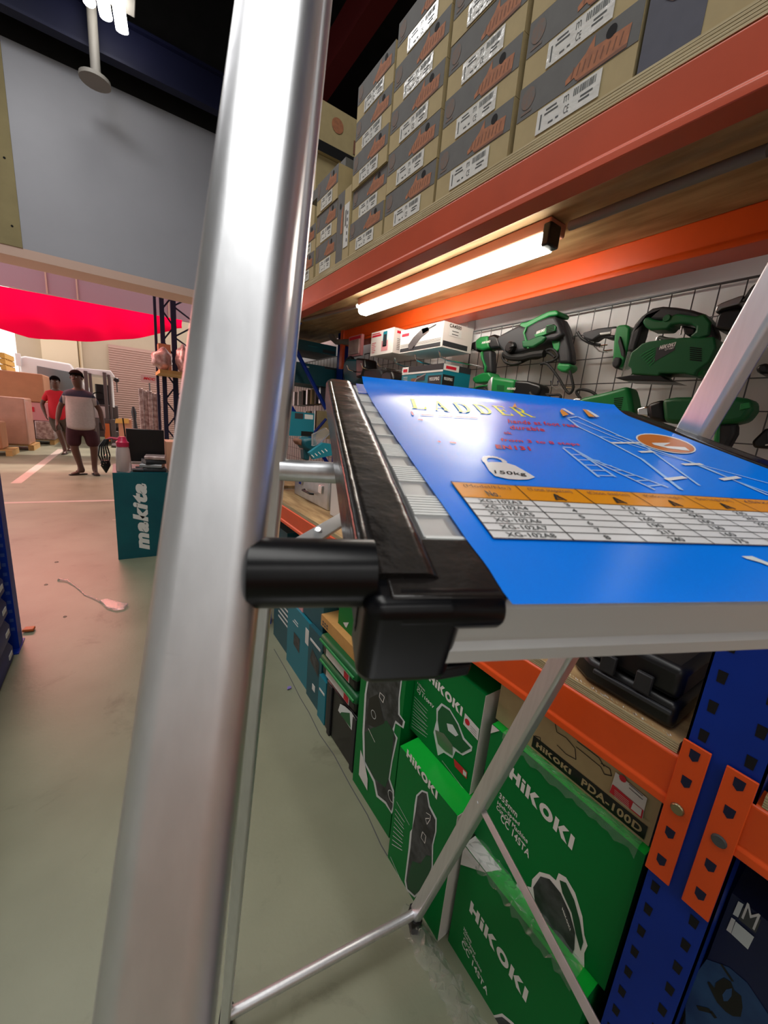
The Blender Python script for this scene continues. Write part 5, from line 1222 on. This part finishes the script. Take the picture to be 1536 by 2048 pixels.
# beaded black ornament hanging beside it
cm = thing('cable_bundle', 'bundle of black cables and wire hanging at the left corner of the teal stand', 'cable', (-.105, Y0+.02, .9))
b = MB()
for k in range(5): b.tube([(-.10+.006*k, Y0-.01, 1.0), (-.135+.012*k, Y0-.02, .95), (-.145+.018*k, Y0-.02, .88), (-.12+.008*k, Y0-.02, .80), (-.105, Y0-.02, .76)], .006, 'tool_black', 6)
b.lathe((-.105, Y0-.02, .84), (-.105, Y0-.02, .74), [(0, .03), (.4, .035), (1, .004)], 'tool_black', 10)
b.build('cables', cm)
b = MB(); rs2 = random.Random(2)
for k in range(16): c = Vector((-.105+rs2.uniform(-.032, .032), Y0-.045, .80+rs2.uniform(0, .14))); b.lathe(c, c+Vector((0, -.006, 0)), [(0, .004), (1, .003)], 'chrome', 6)
b.build('shiny_ties', cm)
b = MB(); b.tube([(cx_-.06, cy_, 1.0), (-.10, Y0, 1.0)], .004, 'tool_black', 6); b.build('hanging_loop', cm)
mo = thing('monitor', 'black flat screen standing on the teal stand behind the bottle', 'monitor', (.16, Y0+.36, .738))
b = MB(); b.box((.045, Y0+.34, .79), (.335, Y0+.37, 1.075), 'screen_black'); b.build('screen', mo, bevel=.005)
b = MB(); b.box((.15, Y0+.355, .7385), (.21, Y0+.375, .80), 'screen_black'); b.box((.10, Y0+.31, .7385), (.27, Y0+.42, .748), 'screen_black'); b.build('foot', mo, bevel=.003)
ant = MB(); ant.tube([(.045, Y0+.38, .9), (.03, Y0+.38, 1.16)], .006, 'tool_black', 6); ant.build('antenna', mo)
for k, (dx, z, w_, r_) in enumerate([(.20, .7385, .17, .0), (.19, .772, .16, .18), (.20, .806, .15, -.12), (.215, .840, .15, .1)]):
    b = MB(); b.rrect([(dx-w_/2+.03, Y0+.12+r_*.1, z+.016), (dx+w_/2+.03, Y0+.12-r_*.1, z+.016)], (0, 1, 0), .17, .030, .008, ['tool_dark', 'silver_box', 'tool_dark', 'silver_wrap'][k])
    b.build('tool_tray', label='dark and silver tray, %s of the small pile on the teal stand' % nb[k].replace('bottom', 'lowest'), cat='tray', group='trays piled on the teal stand', bevel=.002)
b = MB(); b.rrect([(.075, Y0+.06, .752), (.15, Y0+.05, .752)], (0, 1, 0), .05, .022, .008, 'tool_black'); b.build('handset', label='small black handset lying between the bottle and the tray pile', cat='handset')
b = MB(); b.box((.34, Y0+.25, .0), (.52, Y0+.55, .98), 'carton_pale'); b.build('cardboard_box', label='pinkish cardboard box standing right of the black monitor', cat='box', smooth=0)

# floor debris
b = MB()
P = [U(x, y, 2, .004) for x, y in [(118,1160),(135,1162),(150,1172),(160,1180),(170,1190),(190,1198),(205,1205)]]
b.tube(P, [.014, .010, .006, .005, .005, .006, .010], 'clear_plastic', 6)
b.prism([U(x, y, 2, .003) for x, y in [(200,1203),(215,1200),(235,1206),(256,1210),(248,1218),(232,1221),(214,1216)]], (0, 0, .012), 'clear_plastic')
b.build('plastic_wrapper', label='twisted clear plastic wrapper lying on the aisle floor', cat='wrapper')
for x, y, r_ in ((113, 1124, .012), (92, 1169, .010), (130, 1233, .008)):
    b = MB(); c = U(x, y, 2, .002); b.tube([c+Vector((r_*math.cos(a*.7), r_*math.sin(a*.7), 0)) for a in range(10)], .0012, 'ink', 5)
    b.build('rubber_band', label='tiny dark ring or scrap dropped on the aisle floor', cat='debris', group='dark scraps on the aisle floor')
b = MB(); c = U(578, 1377, 2, .003); b.prism([c+Vector((-.012, -.008, 0)), c+Vector((.010, -.006, 0)), c+Vector((.014, .008, 0)), c+Vector((-.004, .012, 0))], (0, 0, .006), 'debris')
b.build('purple_scrap', label='small purple scrap on the floor near the teal cartons', cat='debris', bevel=.002)
b = MB(); c = U(54, 1262, 2, .004); b.prism([c+Vector((-.02, -.01, 0)), c+Vector((.03, -.02, 0)), c+Vector((.035, .02, 0)), c+Vector((-.01, .03, 0))], (0, 0, .015), 'forklift_orange')
b.build('orange_scrap', label='crumpled orange scrap beside the foot of the left rack upright', cat='debris', bevel=.004)

# ================================================================== YARD: pallets, truck, forklift, far rack
def pallet(x0, x1, y0_, y1_, lab, m='pallet_wood', grp='wooden pallets'):
    t = thing('wooden_pallet', lab, 'pallet', ((x0+x1)/2, (y0_+y1_)/2, 0), grp)
    b = MB()
    for k in range(6): yy = y0_+(y1_-y0_-.1)*k/5; b.box((x0, yy, .105), (x1, yy+.09, .125), m)
    b.build('deck_boards', t, smooth=0)
    for k in range(3):
        b = MB(); xx = x0+(x1-x0-.1)*k/2; b.box((xx, y0_, .0), (xx+.1, y1_, .104), m); b.build('bearer', t, smooth=0)
    return t
def loadbox(lo, hi, m, lab, deco=None):
    t = MB(); t.box(lo, hi, m)
    if deco: deco(t)
    return t.build('wrapped_carton', label=lab, cat='carton', group='wrapped cartons on the pallets', bevel=.03, smooth=60)
pallet(-3.3, -1.47, 13.7, 14.9, 'wooden pallet farthest back under the tall wrapped load')
def dk1(t): t.box((-1.75, 13.649, .55), (-1.52, 13.65, .80), 'red_print')
loadbox((-3.2, 13.65, .13), (-1.85, 14.8, .62), 'carton_pink', 'pink wrapped carton at the bottom of the far pallet')
loadbox((-1.83, 13.62, .13), (-1.44, 14.7, .62), 'silver_wrap', 'silvery wrapped bundle at the right end of the far pallet')
loadbox((-3.2, 13.65, .625), (-1.50, 14.8, 1.08), 'carton_pink', 'pink wrapped carton with a red mark in the middle of the far load', lambda t: t.box((-2.06, 13.636, .84), (-1.80, 13.648, .96), 'red_print'))
loadbox((-3.3, 13.60, 1.085), (-1.56, 14.8, 1.80), 'carton_brown', 'big brown wrapped carton on top of the far load')
pallet(-3.4, -1.68, 12.1, 13.0, 'wooden pallet in the middle under the shiny wrapped carton')
loadbox((-2.5, 12.05, .13), (-1.74, 12.9, 1.18), 'carton_wrap', 'tall shiny wrapped brown carton on the middle pallet')
pallet(-3.3, -1.86, 10.9, 11.6, 'wooden pallet nearest the camera at the left')
loadbox((-3.0, 10.95, .13), (-2.0, 11.5, .68), 'carton_brown', 'small brown carton on the nearest pallet')
for k in range(3):
    tp = pallet(-3.5+.0*k, -2.25, 13.7, 14.8, 'pale yellow pallet lying on top of the far load, %s of three' % ['lowest', 'middle', 'top'][k], 'wood_yellow', 'yellow pallets on the far load')
    tp.location.z += 0; 
    for ch in tp.children: ch.location.z = 1.81+.14*k
# white truck
tk = thing('truck', 'white truck cab parked behind the two men', 'truck', (-1.6, 16.2, 0))
b = MB(); b.prism([(x, 16.05, z) for x, z in [(-2.35, .45), (-2.35, 2.30), (-2.2, 2.36), (-1.15, 2.30), (-.85, 1.75), (-.62, 1.45), (-.60, .45)]], (0, 1.4, 0), 'truck_white'); b.build('cab', tk, bevel=.05)
b = MB(); b.prism([(x, 16.03, z) for x, z in [(-1.98, 1.45), (-1.95, 2.12), (-1.20, 2.05), (-.95, 1.62), (-1.1, 1.42)]], (0, .03, 0), 'truck_glass'); b.build('door_window', tk, bevel=.01)
b = MB(); b.lathe((-1.4, 16.0, .40), (-1.4, 16.25, .40), [(0, .38), (.1, .40), (1, .40)], 'rubber_black', 20); b.build('wheel', tk)
b = MB(); b.box((-2.4, 15.95, 2.05), (-2.28, 16.03, 2.40), 'truck_white'); b.build('mirror', tk, bevel=.01)
# forklift
fk = thing('forklift', 'forklift with a tall dark mast and a white roof guard in the yard', 'forklift', (-.3, 14.6, 0))
def wx(px, py, Y=14.5): return U(px, py, 1, Y)
b = MB()
for a, c in (((172, 742), (186, 880)), ((212, 745), (222, 880))):
    p = wx(*a); q2 = wx(*c); b.box((q2.x-.09, 14.42, .05), (q2.x+.0, 14.52, p.z), 'mast'); b.box((q2.x+.02, 14.46, .05), (q2.x+.09, 14.54, p.z-.05), 'mast')
b.build('mast', fk, bevel=.01)
p = wx(152, 735); q2 = wx(230, 748)
b = MB(); b.prism([(p.x-.05, 14.5, p.z-.12), (p.x, 14.5, p.z), (q2.x-.1, 14.5, q2.z+.08), (q2.x, 14.5, q2.z-.08), (q2.x-.04, 14.5, q2.z-.12)], (0, 1.4, 0), 'truck_white'); b.build('roof_guard', fk, bevel=.02)
for x in (p.x+.02, q2.x-.1):
    for y in (14.55, 15.8): b = MB(); b.tube([(x, y, 1.1), (x, y, p.z-.1)], .035, 'truck_white', 8); b.build('roof_post', fk)
b = MB(); b.box((-.72, 14.6, .25), (.0, 15.9, 1.15), 'mast'); b.box((-.66, 14.58, .75), (-.3, 14.6, 1.1), 'truck_white'); b.build('body', fk, bevel=.04)
b = MB(); b.rrect([(-.35, 15.3, 1.15), (-.35, 15.3, 1.75)], (1, 0, 0), .4, .12, .05, 'tool_black'); b.build('seat', fk)
b = MB(); b.tube([(-.45+.16*math.cos(a*.6), 14.9, 1.40+.10*math.sin(a*.6)) for a in range(11)], .02, 'tool_black', 6); b.build('steering_wheel', fk)
for x in (-.74, .02): b = MB(); b.lathe((x-.08, 14.75, .28), (x+.08, 14.75, .28), [(0, .27), (.1, .28), (.9, .28), (1, .27)], 'rubber_black', 18); b.build('wheel', fk)
b = MB(); b.box((-.66, 14.36, .22), (-.02, 14.42, .40), 'mast'); b.box((-.66, 14.36, .62), (-.02, 14.42, .74), 'mast'); b.build('fork_carriage', fk, bevel=.01)
for x in (-.55, -.15): b = MB(); b.box((x-.06, 14.30, .06), (x+.06, 14.37, .75), 'mast'); b.box((x-.06, 13.4, .03), (x+.06, 14.37, .07), 'mast'); b.build('fork', fk, bevel=.008)
b = MB(); b.box((-.37, 14.28, .10), (-.24, 14.30, .62), 'forklift_orange'); b.build('warning_strip', fk, bevel=.004)
b = MB(); p = wx(233, 760); b.lathe(p, p+Vector((0, .06, 0)), [(0, .05), (.5, .07), (1, .05)], 'tool_black', 12); b.tube([p+Vector((0, .03, -.03)), p+Vector((0, .03, -.35))], .015, 'tool_black', 6); b.build('mirror', fk)
# sign, silver profiles, cartons by the shutter
sg = thing('wall_sign', 'small pale sign with a red stylised name fixed before the roller shutter', 'sign', U(298, 757, 1, 12.9))
a = U(281, 748, 1, 12.9); c = U(316, 768, 1, 12.9)
b = MB(); b.box((a.x, 12.9, c.z), (c.x, 12.93, a.z), 'sign_pale'); b.text('MCC', (a.x+.06, 12.895, c.z+(a.z-c.z)*.36), (c.x-a.x-.12, 0, 0), (0, 0, (a.z-c.z)*.34), 'sign_red', .06, .3); b.build('sign_panel', sg, smooth=0)
b = MB(); b.tube([((a.x+c.x)/2, 12.95, 0), ((a.x+c.x)/2, 12.95, c.z+.05)], .02, 'mast', 8); b.build('sign_post', sg)
for k in range(5):
    a = U(277+9*k, 776+2*(k % 2), 1, 10.2); x = a.x; b = MB(); b.box((x, 10.2+.02*(k % 2), 0), (x+.082, 10.32, a.z-.03*k), 'silver_wrap')
    b.build('metal_profile', label='upright wrapped silver metal profile, %s of five counted from the left' % ['first', 'second', 'third', 'fourth', 'fifth'][k], cat='metal profile', group='silver metal profiles standing upright', bevel=.01)
a = U(236, 838, 1, 10.6); c = U(265, 875, 1, 10.6); b = MB(); b.box((a.x, 10.6, 0), (c.x, 11.1, a.z), 'carton_pale'); b.build('cardboard_box', label='open pale cardboard box standing left of the silver profiles', cat='box', smooth=0)
b = MB(); b.prism([(a.x-.04, 10.6, a.z), (a.x+.20, 10.6, a.z+.02), (a.x+.2, 10.5, a.z-.08), (a.x-.06, 10.5, a.z-.09)], (0, 0, .006), 'wood_yellow'); b.build('box_flap', bpy.data.objects[-1] if 0 else COL.objects[-1], smooth=0)
a = U(262, 832, 1, 10.0); c = U(275, 870, 1, 10.0)
hd_ = thing('hand_truck', 'grey upright tool with a rounded blade leaning near the cardboard box', 'hand tool', (c.x, 10.0, 0))
b = MB(); b.lathe((c.x-.02, 10.0, c.z), (c.x-.05, 10.0, a.z+.20), [(0, .05), (.5, .03), (.8, .05), (1, .02)], 'tool_dark', 12); b.build('blade', hd_)
b = MB(); b.box((c.x-.14, 9.98, 0), (c.x+.05, 10.1, c.z+.1), 'silver_box'); b.build('base', hd_, bevel=.02)
# far blue rack with wrapped bags
fr = thing('storage_rack', 'tall blue lattice rack frame beyond the opening with wrapped bags on its shelf', 'storage rack', (.75, 9.0, 0))
Yr = 9.0
def fu(px0, ytop, px1, ybot, m='rack_blue', w_=.07):
    a = U(px0, ytop, 1, Yr); b = MB(); b.box((a.x-w_/2, Yr, 0), (a.x+w_/2, Yr+.07, 4.4), m); return b.build('upright', fr, smooth=0), a.x
_, xa = fu(323, 600, 0, 0, 'beam_navy', .075); _, xb = fu(346, 600, 0, 0, 'beam_navy', .09); _, xd = fu(309, 600, 0, 0, 'beam_navy', .045)
b = MB()
for k in range(7):
    z = .3+.55*k; b.tube([(xa, Yr+.03, z), (xb, Yr+.03, z+.28)], .016, 'beam_navy', 6); b.tube([(xb, Yr+.03, z+.28), (xa, Yr+.03, z+.55)], .016, 'beam_navy', 6)
    b.tube([(xb, Yr+.03, z+.1), (xb+.42, Yr+.03, z+.40)], .016, 'beam_navy', 6); b.tube([(xb+.42, Yr+.03, z+.4), (xb, Yr+.03, z+.65)], .016, 'beam_navy', 6)
b.build('lattice_brace', fr)
a = U(318, 742, 1, 8.6); b = MB(); b.box((xd-.03, 8.1, a.z-.06), (xb+.5, 9.1, a.z), 'pallet_wood'); b.build('shelf_board', fr, smooth=0)
b = MB(); b.box((xd-.03, 8.05, a.z-.16), (xb+.5, 8.12, a.z-.02), 'rack_orange'); 
zsh = a.z
def lump(c, r, m, nm, lab, cat, sd, grp=None):
    bmm = bmesh.new(); bmesh.ops.create_icosphere(bmm, subdivisions=3, radius=1.0); rn = random.Random(sd)
    ph_ = [rn.uniform(0, 6) for _ in range(6)]
    for v in bmm.verts:
        k = 1+.10*math.sin(v.co.x*5+ph_[0])+.10*math.sin(v.co.y*6+ph_[1])+.08*math.sin(v.co.z*9+ph_[2])+rn.uniform(-.03, .03)
        v.co = Vector((v.co.x*r[0]*k, v.co.y*r[1]*k, max(-r[2]*.92, v.co.z*r[2]*k)))
    me = bpy.data.meshes.new(nm); bmm.to_mesh(me); bmm.free(); me.materials.append(M[m])
    for p in me.polygons: p.use_smooth = True
    o = bpy.data.objects.new(nm, me); COL.objects.link(o); o.location = c; tag(o, lab, cat, grp); return o
lump((.72, 8.45, zsh+.19), (.17, .18, .205), 'silver_wrap', 'wrapped_bag', 'crumpled plastic wrapped bag at the left end of the far rack shelf', 'bag', 1)
lump((1.04, 8.30, zsh+.23), (.12, .15, .25), 'silver_wrap', 'wrapped_bag', 'crumpled plastic wrapped bag beside the blue upright of the far rack', 'bag', 4)
b = MB(); b.box((.68, 8.70, zsh+.002), (.88, 8.95, zsh+.50), 'carton_brown'); b.build('cardboard_box', label='brown box among the wrapped bags on the far rack shelf', cat='box', smooth=0)

# ================================================================== PEOPLE
def skinned(nm, parent, verts, edges, radii, m, root=0, lab=None, cat=None, subs=2):
    me = bpy.data.meshes.new(nm); me.from_pydata([Vector(v) for v in verts], edges, []); me.materials.append(M[m])
    o = bpy.data.objects.new(nm, me); COL.objects.link(o)
    md = o.modifiers.new('skin', 'SKIN'); md.use_smooth_shade = True
    sv = me.skin_vertices[0] if me.skin_vertices else None
    if not me.skin_vertices:
        bpy.context.view_layer.objects.active = o
    for i, r in enumerate(radii): me.skin_vertices[0].data[i].radius = r if isinstance(r, tuple) else (r, r)
    for i in range(len(verts)): me.skin_vertices[0].data[i].use_root = (i == root)
    sb = o.modifiers.new('sub', 'SUBSURF'); sb.levels = subs; sb.render_levels = subs
    if parent is not None: o.parent = parent; o.matrix_parent_inverse = Matrix.Translation(-parent.location)
    tag(o, lab, cat); return o
def person(base, facing, H, lab, pose, top, bottom, build, shirt_lo, two_tone=False):
    """facing = heading angle (0 = towards -y, the camera); H height"""
    k = H/1.72; ca, sa_ = math.cos(facing), math.sin(facing)
    def T(p): x, y, z = p; x, y, z = x*k, y*k, z*k; return (base[0]+x*ca-y*sa_, base[1]+x*sa_+y*ca, base[2]+z)
    root = thing('person', lab, 'person', base)
    V = []; E = []; R = []
    def v(p, r, par=None):
        V.append(T(p)); R.append(tuple(x*k for x in r) if isinstance(r, tuple) else r*k); i = len(V)-1
        if par is not None: E.append((par, i))
        return i
    bl = build
    pel = v((0, 0, .92), (.155*bl, .115*bl)); wst = v((0, -.01, 1.05), (.155*bl, .13*bl), pel); ch = v((0, 0, 1.25), (.165*bl, .12*bl), wst)
    up = v((0, .01, 1.385), (.12, .085), ch); nk = v((0, .005, 1.45), .060, up); nk2 = v((0, -.005, 1.485), .060, nk)
    hx = pose['head']
    hd1 = v((hx*.3, -.015, 1.535), (.074, .086), nk2); hd2 = v((hx*.5, -.01, 1.60), (.084, .100), hd1); hd3 = v((hx*.6, 0, 1.655), (.078, .092), hd2); v((hx*.6, .0, 1.685), (.05, .06), hd3)
    # nose, ears
    dxn = math.sin(pose['turn']); dyn = -math.cos(pose['turn'])
    for sgn, sk in ((-1, 'L'), (1, 'R')):
        q_ = pose[sk]
        s0 = v((sgn*.150, .01, 1.355), .055, up); e0 = v(q_['el'], .042, s0); m0 = v(tuple((Vector(q_['el'])+Vector(q_['wr']))/2), .040, e0); w0_ = v(q_['wr'], .026, m0)
        hd_dir = (Vector(q_['wr'])-Vector(q_['el'])).normalized(); pc = Vector(q_['wr'])+hd_dir*.05; p_ = v(tuple(pc), (.020, .040), w0_)
        acr = Vector((0, 1, 0))
        for f_, ln in ((-1.5, .060), (-.5, .070), (.5, .066), (1.5, .052)):
            b0 = pc+acr*f_*.021+hd_dir*.045; i0 = v(tuple(b0), .0085, p_); i1 = v(tuple(b0+hd_dir*ln*.55+Vector((-sgn*.004, 0, 0))), .008, i0); v(tuple(b0+hd_dir*ln+Vector((-sgn*.018, 0, 0))), .0075, i1)
        t0 = pc+Vector((-sgn*.01, -.034, 0))-hd_dir*.01; i0 = v(tuple(t0), .011, p_); v(tuple(t0+hd_dir*.04+Vector((0, -.02, 0))), .009, i0)
        lg = pose['l'+sk]
        h0 = v((sgn*.095*bl, 0, .86), .095*bl, pel); k0 = v(lg['kn'], .062, h0); c0_ = v(tuple(Vector(lg['kn']).lerp(Vector(lg['an']), .3)+Vector((0, .02, 0))), .060, k0); a0 = v(lg['an'], .036, c0_)
        fd = Vector(lg['toe'])-Vector(lg['an']); fd.z = 0; fd.normalize(); an = Vector(lg['an'])
        v(tuple(an+Vector((0, 0, -.045))-fd*.04), .032, a0); f1 = v(tuple(an+fd*.08+Vector((0, 0, -.05))), (.036, .026), a0); v(tuple(an+fd*.16+Vector((0, 0, -.062))), (.040, .018), f1)
    body = skinned('body', root, V, E, R, 'skin', pel)
    hc = Vector(T((hx*.5, -.01, 1.615))); fwd = Vector(T((dxn+hx*.5, dyn-.01, 1.615)))-hc; fwd.normalize(); rgt = Vector((0, 0, 1)).cross(fwd)
    b = MB(); b.lathe(hc+fwd*.074*k+Vector((0, 0, .018)), hc+fwd*.102*k+Vector((0, 0, -.024)), [(0, .006), (.6, .013), (1, .014)], 'skin', 8); b.build('nose', root)
    for sgn in (-1, 1):
        b = MB(); c = hc+rgt*sgn*.080*k+Vector((0, 0, .0)); b.lathe(c-rgt*sgn*.01, c+rgt*sgn*.012, [(0, .024), (.6, .026), (1, .014)], 'skin', 10); b.build('ear', root)
        b = MB(); c = hc+rgt*sgn*.032*k+fwd*.080*k+Vector((0, 0, .012)); b.lathe(c, c+fwd*.007, [(0, .009), (1, .006)], 'eye_white', 8); c2_ = c+fwd*.008; b.lathe(c2_, c2_+fwd*.002, [(0, .005), (1, .004)], 'hair', 8); b.build('eye', root)
        b = MB(); b.tube([c+Vector((0, 0, .018))-rgt*.018, c+Vector((0, 0, .024))+fwd*.006, c+Vector((0, 0, .018))+rgt*.018], .004, 'hair', 6); b.build('eyebrow', root)
    b = MB(); c = hc+fwd*.080*k+Vector((0, 0, -.048)); b.tube([c-rgt*.024, c+fwd*.006, c+rgt*.024], .006, 'lip', 6); b.build('mouth', root)
    bmm = bmesh.new(); bmesh.ops.create_icosphere(bmm, subdivisions=3, radius=1)
    dele = [v_ for v_ in bmm.verts if (v_.co.z < .18 and (v_.co.dot(fwd) > -.15)) or v_.co.z < -.35]
    bmesh.ops.delete(bmm, geom=dele, context='VERTS'); rn = random.Random(3)
    for v_ in bmm.verts: v_.co = Vector((v_.co.x*.100, v_.co.y*.114, v_.co.z*.112))*k*(1+rn.uniform(-.02, .03))+hc+Vector((0, 0, .026*k))
    me = bpy.data.meshes.new('hair'); bmm.to_mesh(me); bmm.free(); me.materials.append(M['hair']); o = bpy.data.objects.new('hair', me); COL.objects.link(o)
    o.modifiers.new('s', 'SOLIDIFY').thickness = .012; o.parent = root; o.matrix_parent_inverse = Matrix.Translation(-root.location)
    for p in me.polygons: p.use_smooth = True
    # shirt
    def shirt(nm, m, zlo, zhi, sleeves, g):
        V2 = []; E2 = []; R2 = []
        def w(p, r, par=None):
            V2.append(T(p)); R2.append(tuple(x*k for x in r) if isinstance(r, tuple) else r*k); i = len(V2)-1
            if par is not None: E2.append((par, i))
            return i
        zs = [(.75, (.184*bl, .145*bl)), (.84, (.186*bl, .15*bl)), (.95, (.186*bl, .155*bl)), (1.10, (.182*bl, .155*bl)), (1.26, (.176*bl, .130*bl)), (1.375, (.118, .092)), (1.455, (.064, .064))]
        last = None
        for z_, r_ in zs:
            
            r2 = tuple(x+g for x in r_); last = w((0, -.005, z_), r2, last)
            if sleeves and abs(z_-1.375) < .01:
                for sgn, sk in ((-1, 'L'), (1, 'R')):
                    q_ = pose[sk]; a_ = w((sgn*.150, .01, 1.350), .066+g, last); s1 = Vector((sgn*.150, .01, 1.350)).lerp(Vector(q_['el']), .75); w(tuple(s1), .060+g, a_)
        return skinned(nm, root, V2, E2, R2, m, 0, subs=2)
    shirt('shirt', top[0], .86, 1.46, True, .0)
    V3 = []; E3 = []; R3 = []
    def w3(p, r, par=None):
        V3.append(T(p)); R3.append(tuple(x*k for x in r) if isinstance(r, tuple) else r*k); i = len(V3)-1
        if par is not None: E3.append((par, i))
        return i
    p0 = w3((0, 0, .84), (.168*bl, .128*bl)); w3((0, 0, .94), (.160*bl, .122*bl), p0)
    for sgn, sk in ((-1, 'L'), (1, 'R')):
        kn = Vector(pose['l'+sk]['kn']); h_ = Vector((sgn*.10*bl, 0, .76)); a_ = w3(tuple(h_), .110*bl, p0); w3(tuple(h_.lerp(kn, .98)), .088*bl, a_)
    skinned('shorts', root, V3, E3, R3, bottom, 0, subs=2)
    for sgn, sk in ((-1, 'L'), (1, 'R')):
        lg = pose['l'+sk]; an = Vector(lg['an']); fd = Vector(lg['toe'])-an; fd.z = 0; fd.normalize(); sd_ = Vector((-fd.y, fd.x, 0))
        b = MB(); pts = []
        for t_, w_ in ((-.075, .025), (-.06, .036), (0, .036), (.08, .044), (.15, .044), (.19, .025)): pts.append((t_, w_))
        out = [an+fd*t_+sd_*w_ for t_, w_ in pts]+[an+fd*t_-sd_*w_ for t_, w_ in reversed(pts)]
        zb = an.z-.088
        b.prism([T((p.x, p.y, zb)) for p in out], (0, 0, .020), 'sandal')
        b.tube([T(tuple(an+fd*.06+sd_*.045+Vector((0, 0, -.07)))), T(tuple(an+fd*.08+Vector((0, 0, -.015)))), T(tuple(an+fd*.06-sd_*.045+Vector((0, 0, -.07))))], .010, 'sandal', 6)
        b.build('sandal', root, bevel=.004)
    return root
pose1 = dict(head=-.02, turn=-.35,
    L=dict(el=(-.265, .02, 1.12), wr=(-.305, -.06, .90)), R=dict(el=(.27, .04, 1.13), wr=(.305, -.02, .88)),
    lL=dict(kn=(-.12, -.03, .47), an=(-.05, .02, .088), toe=(-.55, -.25, 0)), lR=dict(kn=(.15, -.01, .47), an=(.13, .03, .088), toe=(.22, -.3, 0)))
person((-.53, 8.40, 0), 0.0, 1.71, 'heavyset man in a two-tone navy and off-white t-shirt and dark red shorts, standing in sandals', pose1, ['shirt_two_tone'], 'shorts_maroon', 1.16, .86, True)
pose2 = dict(head=.0, turn=.1,
    L=dict(el=(-.27, .0, 1.10), wr=(-.22, -.12, .90)), R=dict(el=(.27, .05, 1.12), wr=(.26, .05, .86)),
    lL=dict(kn=(.0, -.12, .48), an=(.08, -.16, .088), toe=(.02, -.5, 0)), lR=dict(kn=(.10, .06, .48), an=(.12, .25, .12), toe=(.14, -.1, 0)))
person((-1.14, 11.70, 0), 0.0, 1.70, 'man in a red t-shirt and khaki shorts walking behind the man in navy and white', pose2, ['shirt_red'], 'shorts_khaki', 1.0, .86, False)
